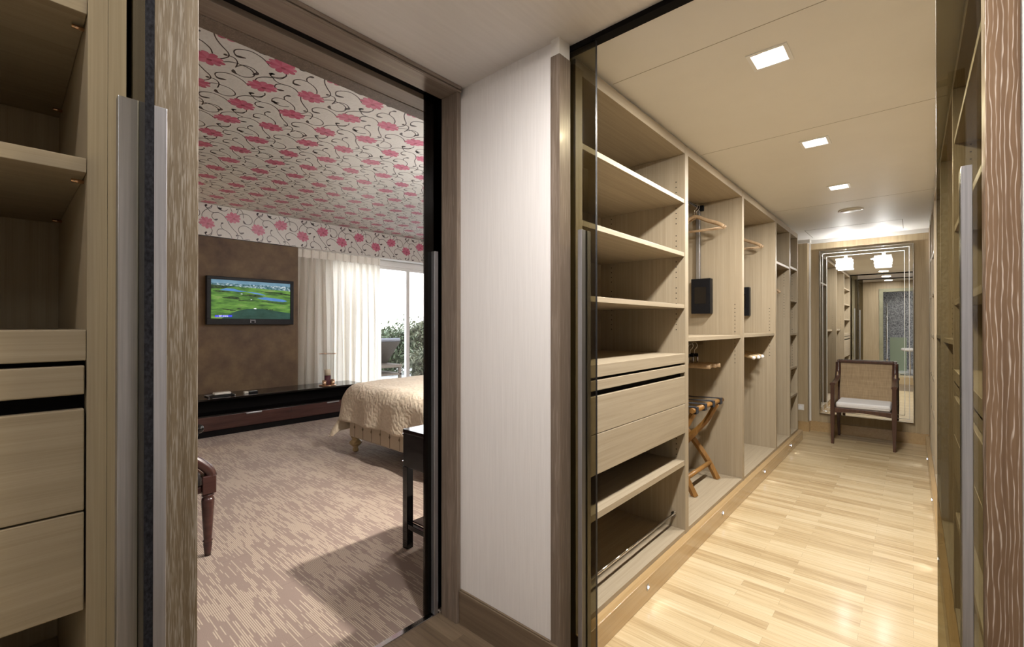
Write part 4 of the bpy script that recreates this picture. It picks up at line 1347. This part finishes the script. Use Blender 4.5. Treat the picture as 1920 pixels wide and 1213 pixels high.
off = Vector(S(.065, .955, .0016)) - Vector(t.location)
FX = Matrix(((0, 0, 1, off.x), (1, 0, 0, off.y), (0, 1, 0, off.z), (0, 0, 0, 1)))
text_mesh('- 20 mins', 0.036, 'caption_text', TV[7], t, FX)
m = MB()
zc = Z0 + 0.042
m.box(XF + 0.0121, 2.275, zc + 0.020, XF + 0.0126, 2.345, zc + 0.024)
for y, sg in ((2.292, -1), (2.328, 1)):
    for q in range(7):
        a0, a1 = -1.1 + q * 2.2 / 7, -1.1 + (q + 1) * 2.2 / 7
        m.add([(XF + 0.0124, y + sg * rr * math.cos(a), zc - 0.004 + rr * math.sin(a)) for (rr, a) in ((.010, a0), (.014, a0), (.014, a1), (.010, a1))], [(0, 1, 2, 3)])
m.build('control_mark', alu, t)

# things on the console
t = thing('added_table_lamp', 'small unseen table lamp added for a golden wall glow, at the hidden left end of the console', 'table lamp', (-6.74, 1.02, 0.4705))  # unseen lamp, added to put a golden glow on the television wall
MB().lathe([(0.07, 0.0), (0.07, 0.012), (0.015, 0.03), (0.02, 0.15), (0.012, 0.22)], (-6.74, 1.02, 0.4705), 24).build('base', brass, t)
MB().lathe([(0.12, 0.20), (0.085, 0.38)], (-6.74, 1.02, 0.4705), 28, cap=False).build('shade', added_shade_glow, t)
lamp('POINT', 'added_table_lamp_bulb', (-6.74, 1.02, 0.76), 32, (1, 0.74, 0.42), 0.05)  # added warm light for the television wall
t = thing('candle_lantern', 'tall clear glass hurricane with two tone candle on the console', 'candle holder', (-6.62, 3.23, 0.470))
hx, hy = -6.62, 3.255
MB().lathe([(0.001, 0.0005), (0.123, 0.0005), (0.123, 0.010), (0.001, 0.012)], (hx, hy, 0.470), 24).build('base', brass, t)
MB().lathe([(0.046, 0.013), (0.046, 0.15)], (hx, hy, 0.470), 24).build('lower_candle', candle_plum, t)
MB().lathe([(0.046, 0.1505), (0.046, 0.235), (0.040, 0.24), (0.006, 0.236)], (hx, hy, 0.470), 24).build('upper_candle', candle_cream, t)
MB().lathe([(0.112, 0.0125), (0.117, 0.30), (0.121, 0.475)], (hx, hy, 0.470), 40, cap=False).build('glass_cylinder', clear, t)
MB().tube([(hx + 0.121 * math.cos(a * 0.1963), hy + 0.121 * math.sin(a * 0.1963), 0.470 + 0.478) for a in range(33)], 0.004, 6).build('rim', brass, t)
g = 'small brass tea light cups'
for (dx, dy, lab) in ((0.045, 0.058, 'small rose brass tea light cup right of the plum candle, in front'), (-0.02, 0.078, 'small rose brass tea light cup right of the plum candle, behind'), (0.035, -0.068, 'small rose brass tea light cup left of the plum candle')):
    x, y, z = hx + dx, hy + dy, 0.4825
    c = thing('tea_light_cup', lab, 'candle holder', (x, y, z), group=g)
    MB().lathe([(0.026, 0.0), (0.029, 0.010), (0.030, 0.070), (0.027, 0.070), (0.026, 0.02), (0.001, 0.018)], (x, y, z), 24, cap=False).build('cup', brass, c)
    MB().lathe([(0.001, 0.021), (0.0255, 0.021), (0.0255, 0.042), (0.001, 0.044)], (x, y, z), 20, cap=False).build('wax', candle_cream, c)
t = thing('tray', 'small dark tray under the white handset on the console', 'tray', (-6.66, 1.84, 0.4705))
MB().box(-6.74, 1.70, 0.4705, -6.56, 1.99, 0.478).build('tray_plate', black_plastic, t, 0.003)
MB().box(-6.745, 1.695, 0.478, -6.555, 1.705, 0.486).box(-6.745, 1.985, 0.478, -6.555, 1.995, 0.486).box(-6.745, 1.705, 0.478, -6.735, 1.985, 0.486).build('tray_rim', alu, t)
o = MB().box(-6.71, 1.775, 0.4862, -6.62, 1.965, 0.518).build('handset', remote_white, None, 0.012, 3)
tag(o, 'white rounded handset lying on the dark tray', 'handset')
t = thing('remote_control', 'black and white remote control right of the tray', 'remote control', (-6.66, 2.21, 0.4705))
MB().box(-6.69, 2.175, 0.4705, -6.635, 2.29, 0.490).build('body', black_plastic, t, 0.004)
MB().box(-6.69, 2.125, 0.4705, -6.635, 2.1745, 0.494).build('end_block', remote_white, t, 0.004)
MB().box(-6.685, 2.18, 0.4902, -6.640, 2.285, 0.4935).build('face', alu, t, 0.001)

# curtain: pinch pleated header over a pleated drop
CY0, CY1, CT = 2.985, 4.455, 2.568
t = thing('curtain', 'floor length ivory pinch pleat curtain at the terrace window', 'curtain', (-7.12, 3.7, 0.01))
NP = 11


def cloth(u, v):
    z = CT - 0.124 - v * (CT - 0.125 - 0.012)
    drift = 0.035 * v * math.sin(5.1 * u + 0.6) + 0.02 * v * u
    ph = u * NP * 2 * math.pi + 0.9 * min(1, v * 2) * math.sin(u * 13.0)
    amp = 0.026 + 0.036 * min(1, v * 3) * (0.55 + 0.45 * math.sin(u * 11.0 + 1))
    x = -7.13 + amp * math.sin(ph + 0.9 * math.sin(v * 2 + u * 7)) + 0.012 * math.sin(2.3 * ph + v * 3)
    y = CY0 + u * (CY1 - CY0) + 0.016 * math.sin(ph * 2 + 1.2) * min(1, v * 3) + drift - (0.035 * v if u < 0.5 else -0.02 * v)
    return (x, y, z)


MB().grid(cloth, 280, 36).build('drop', curtain_m, t)


def head(u, v):
    ph = u * NP * 2 * math.pi
    pin = 0.5 + 0.5 * math.cos(ph)
    x = -7.13 + (0.020 + 0.018 * (1 - v)) * (pin ** 3) + 0.010 * math.sin(3 * ph) * (pin ** 2) * (1 - v)
    y = CY0 + u * (CY1 - CY0) + 0.010 * math.sin(ph * 3)
    return (x, y, CT - v * 0.125)


MB().grid(head, 280, 6).build('pleat_header', header_m, t)
MB().box(-7.17, CY0 - 0.005, CT - 0.002, -7.06, 7.0, CT + 0.0015).build('curtain_track', frame_white, t)

# bed, quilt
BX0, BX1, BY0, BY1 = -4.60, -2.45, 2.505, 4.35
t = thing('bed', 'beige upholstered bed base with button tufts on turned gilt feet', 'bed', (-3.5, 3.4, 0))
MB().box(BX0, BY0, 0.168, BX1, BY1, 0.40).build('upholstered_base', upholstery, t, 0.018, 3)
m = MB()
x = BX0 + 0.12
while x < BX1:
    m.box(x - 0.0035, BY0 - 0.0015, 0.18, x + 0.0035, BY0 + 0.004, 0.39)
    m.lathe([(0.001, -0.02), (0.012, 0.0), (0.001, 0.02)], (x, BY0 - 0.002, 0.285), 10, cap=False)
    x += 0.165
m.build('tufting', seam_dark, t)
MB().box(BX0 + 0.05, BY0 + 0.05, 0.4005, BX1, BY1 - 0.05, 0.66).build('mattress', white_cushion, t, 0.05, 3)
MB().box(BX1 + 0.005, BY0 - 0.05, 0.168, BX1 + 0.10, BY1 + 0.05, 1.25).build('headboard', upholstery, t, 0.02, 3)
foot = [(0.020, 0.0), (0.026, 0.01), (0.026, 0.035), (0.018, 0.045), (0.030, 0.060), (0.052, 0.085), (0.055, 0.100), (0.044, 0.118), (0.028, 0.130), (0.034, 0.145), (0.044, 0.166)]
for (x, y) in ((BX0 + 0.04, BY0 + 0.055), (BX1 - 0.06, BY0 + 0.055), (BX0 + 0.04, BY1 - 0.055), (BX1 - 0.06, BY1 - 0.055)):
    MB().lathe([(1.22 * r, z) for r, z in foot], (x, y, 0.001), 20).build('foot', gilt, t)

QT = 0.735


def quilt(u, v):
    a = -0.46 + u * (BX1 - BX0 - 0.25 + 0.46)          # along the bed from the foot hem
    b = -0.33 + v * (BY1 - BY0 + 0.33 + 0.33)          # across, from the near hem
    w = BY1 - BY0
    rr = 0.13

    def prof(s_):            # s_<0 over the edge: (offset, drop)
        if s_ >= rr:
            return s_, 0.0
        f = rr - s_
        arc = rr * math.pi / 2
        if f < arc:
            th_ = f / rr
            return rr - rr * math.sin(th_), rr - rr * math.cos(th_)
        return 0.0, rr + (f - arc)
    pa, da = prof(a)
    if b < w / 2:
        pb, db = prof(b)
    else:
        q, db = prof(w - b)
        pb = w - q
    drop = math.sqrt(da * da + db * db) if (da > 0 and db > 0) else max(da, db)
    drop = min(drop, 0.56)
    x = BX0 - 0.045 + pa
    y = BY0 - 0.045 + pb + (0.09 if b > w / 2 else 0)
    fl = max(0, drop - 0.08)
    x -= 0.10 * fl * (1 if da > 0 else 0) * (1 + 0.4 * math.sin(b * 9))
    y -= (0.08 * fl + 0.020 * math.sin(a * 13 + 1) * min(1, fl * 3)) * (1 if (db > 0 and b < w / 2) else 0)
    if da > 0.1 and db > 0.1 and b < w / 2:
        k = min(1, (da - 0.1) * 4) * min(1, (db - 0.1) * 4)
        x -= 0.06 * k
        y -= 0.05 * k
    z = QT - drop + 0.012 * mnoise.noise(Vector((a * 3, b * 3, 0))) + 0.02 * math.sin(max(0, b) * 1.7)
    p = Vector((a * 17, b * 17, 3.0))
    z += 0.004 * mnoise.noise(p)
    return (x, y, z)


o = MB().grid(quilt, 150, 120).build('quilt', quilt_m, None, solid=0.012)
tag(o, 'cream quilted bedspread draped over the bed', 'bedspread')

# black nightstand
NX0, NX1, NY0, NY1 = -2.372, -1.93, 1.648, 2.16
t = thing('nightstand', 'black lacquer bedside table with drawer and lower shelf', 'bedside table', (-2.15, 1.9, 0))
MB().box(NX0, NY0, 0.712, NX1, NY1, 0.735).build('top', black_gloss, t, 0.002)
MB().box(NX0 + 0.002, NY0 + 0.002, 0.505, NX1, NY1, 0.7115).build('case', black_gloss, t, 0.002)
for x in (NX0, NX1 - 0.046):
    for y in (NY0, NY1 - 0.046):
        MB().box(x, y, 0, x + 0.046, y + 0.046, 0.5045).build('leg', black_gloss, t, 0.002)
MB().box(NX0 + 0.0465, NY0 + 0.004, 0.125, NX1 - 0.047, NY0 + 0.04, 0.155).build('stretcher', black_gloss, t, 0.002)
MB().box(NX0 + 0.0465, NY0 + 0.041, 0.158, NX1 - 0.047, NY1 - 0.05, 0.166).build('lower_shelf', mahogany, t)
d = MB().box(NX0 - 0.012, NY0 + 0.03, 0.52, NX0 + 0.001, NY1 - 0.03, 0.70).build('drawer', black_gloss, t, 0.002)
MB().box(NX0 - 0.022, NY0 + 0.012, 0.692, NX0 - 0.013, NY1 - 0.10, 0.702).box(NX0 - 0.022, NY0 + 0.012, 0.523, NX0 - 0.013, NY1 - 0.10, 0.531).build('handle', chrome, d)

t = thing('assumed_wall_lamp', 'assumed bedside wall lamp beside the headboard, out of view', 'wall lamp', (-1.86, 2.40, 1.70))  # unseen fitting, assumed from the shadow of the bedside table
MB().box(-1.87, 2.38, 1.66, -1.853, 2.44, 1.76).build('back_plate', chrome, t)
MB().cyl((-1.87, 2.41, 1.74), (-1.95, 2.45, 1.78), 0.006, 8).build('arm', chrome, t)
t = thing('added_pendant', 'added pendant to brighten the bedroom, over the bed, outside the door view', 'ceiling light', (-3.0, 3.7, BZ))  # unseen fitting, added to go with the bedroom fill light
MB().cyl((-3.0, 3.7, 2.78), (-3.0, 3.7, 2.998), 0.012, 10).build('stem', chrome, t)
MB().lathe([(0.05, -0.06), (0.14, -0.05), (0.15, -0.03), (0.05, 0.0)], (-3.0, 3.7, 2.80), 28).build('shade', lamp_white, t)

# carved armchair at the left of the doorway: its front right corner shows
t = thing('bergere_chair', 'carved mahogany armchair with dark leather side, cut off by the door post', 'chair', (-3.45, 0.5, 0))
leg = [(0.016, 0.0), (0.019, 0.03), (0.024, 0.075), (0.020, 0.082), (0.027, 0.090), (0.020, 0.100), (0.022, 0.11), (0.034, 0.330), (0.031, 0.345), (0.022, 0.352), (0.034, 0.362), (0.022, 0.374)]
for (x, y) in ((-3.162, 0.815), (-3.72, 0.815), (-3.162, 0.25), (-3.72, 0.25)):
    MB().lathe(leg, (x, y, 0.001), 14).build('leg', mahogany, t)
    MB().box(x - 0.036, y - 0.036, 0.3755, x + 0.036, y + 0.036, 0.485).build('corner_block', mahogany, t, 0.006)
sf = MB()
for x in (-3.162, -3.72):
    sf.box(x - 0.022, 0.287, 0.385, x + 0.022, 0.778, 0.425)
sf.box(-3.683, 0.793, 0.385, -3.199, 0.837, 0.45).box(-3.683, 0.228, 0.385, -3.199, 0.272, 0.45)
sf.build('seat_rail', mahogany, t, 0.006)
for x in (-3.155, -3.727):
    arm = catmull([(x, 0.832, 0.470), (x, 0.815, 0.515), (x, 0.775, 0.560), (x, 0.720, 0.605), (x, 0.64, 0.655), (x, 0.45, 0.70), (x, 0.25, 0.735)], 6)
    MB().tube(arm, 0.030, 10, flat=(1.0, 1.0, (1, 0, 0))).build('arm_rail', mahogany, t)
    MB().prism([(0.774, 0.43), (0.774, 0.50), (0.715, 0.575), (0.62, 0.635), (0.45, 0.685), (0.28, 0.71), (0.28, 0.43)], 'x', x - 0.016, x + 0.010).build('side_panel', leather, t, 0.006)
MB().box(-3.70, 0.28, 0.451, -3.19, 0.77, 0.53).build('seat_cushion', leather, t, 0.02, 3)
MB().box(-3.74, 0.215, 0.46, -3.14, 0.277, 0.98).build('backrest', leather, t, 0.02, 3)
m = MB()
m.ball((-3.727, 0.905, 0.655), 0.032, 14)
m.cyl((-3.727, 0.838, 0.455), (-3.727, 0.90, 0.64), 0.012, 8)
m.build('arm_knob', black_gloss, t)

# ------------------------------------------------------------------ bathroom glimpsed in the mirror
struct('wall_bathroom', MB().box(-1.6, -2.65, 0.1, 1.6, -2.6, 2.6), mosaic_m, 'grey mosaic bathroom wall seen in the mirror', 'wall')
struct('wall_bathroom', MB().box(-1.65, -2.65, 0.1, -1.6, -0.95, 2.6).box(1.6, -2.65, 0.1, 1.65, -0.95, 2.6), olive_stone, 'olive stone side walls of the bathroom', 'wall')
struct('floor', B(-1.65, -2.65, 0.05, 1.65, -0.955, 0.165), marble, 'white marble bathroom floor seen in the mirror', 'floor')
struct('ceiling', B(-1.65, -2.65, 2.6, 1.65, -0.955, 2.65), white_trim, 'white bathroom ceiling', 'ceiling')
struct('door_3', MB().box(-0.64, -0.98, 0.166, -0.56, -0.82, 2.30).box(-0.56, -0.98, 2.22, 0.34, -0.82, 2.30).box(0.26, -0.98, 0.166, 0.34, -0.82, 2.22), olive_stone, 'olive stone frame of the bathroom doorway', 'door frame', bevel=0.003)
t = thing('towel_radiator', 'chrome towel radiator inside the bathroom, seen in the mirror', 'radiator', (-0.50, -1.25, 0.165))
for y in (-1.15, -1.55):
    MB().cyl((-0.50, y, 0.50), (-0.50, y, 1.95), 0.014, 10).build('upright', chrome, t)
for k in range(8):
    MB().cyl((-0.50, -1.55, 0.6 + k * 0.18), (-0.50, -1.15, 0.6 + k * 0.18), 0.010, 8).build('crossbar', chrome, t)
MB().box(-0.52, -1.36, 0.1655, -0.48, -1.34, 0.60).build('support', chrome, t)
o = MB().box(-0.46, -1.95, 0.166, -0.12, -1.91, 1.05).build('screen_panel', green_glass, None, 0.004)
tag(o, 'sage green low screen in the bathroom, seen in the mirror', 'screen')
t = thing('swivel_stool', 'chrome pedestal stool in the bathroom doorway, seen in the mirror', 'stool', (-0.05, -0.55, 0.166))
MB().lathe([(0.19, 0.0), (0.18, 0.012), (0.03, 0.03)], (-0.05, -0.55, 0.166), 28).build('base', chrome, t)
MB().cyl((-0.05, -0.55, 0.195), (-0.05, -0.55, 0.74), 0.018, 12).build('pedestal', chrome, t)
MB().lathe([(0.05, 0.0), (0.16, 0.02), (0.165, 0.06), (0.15, 0.08)], (-0.05, -0.55, 0.905 - 0.165), 24).build('seat', white_cushion, t)
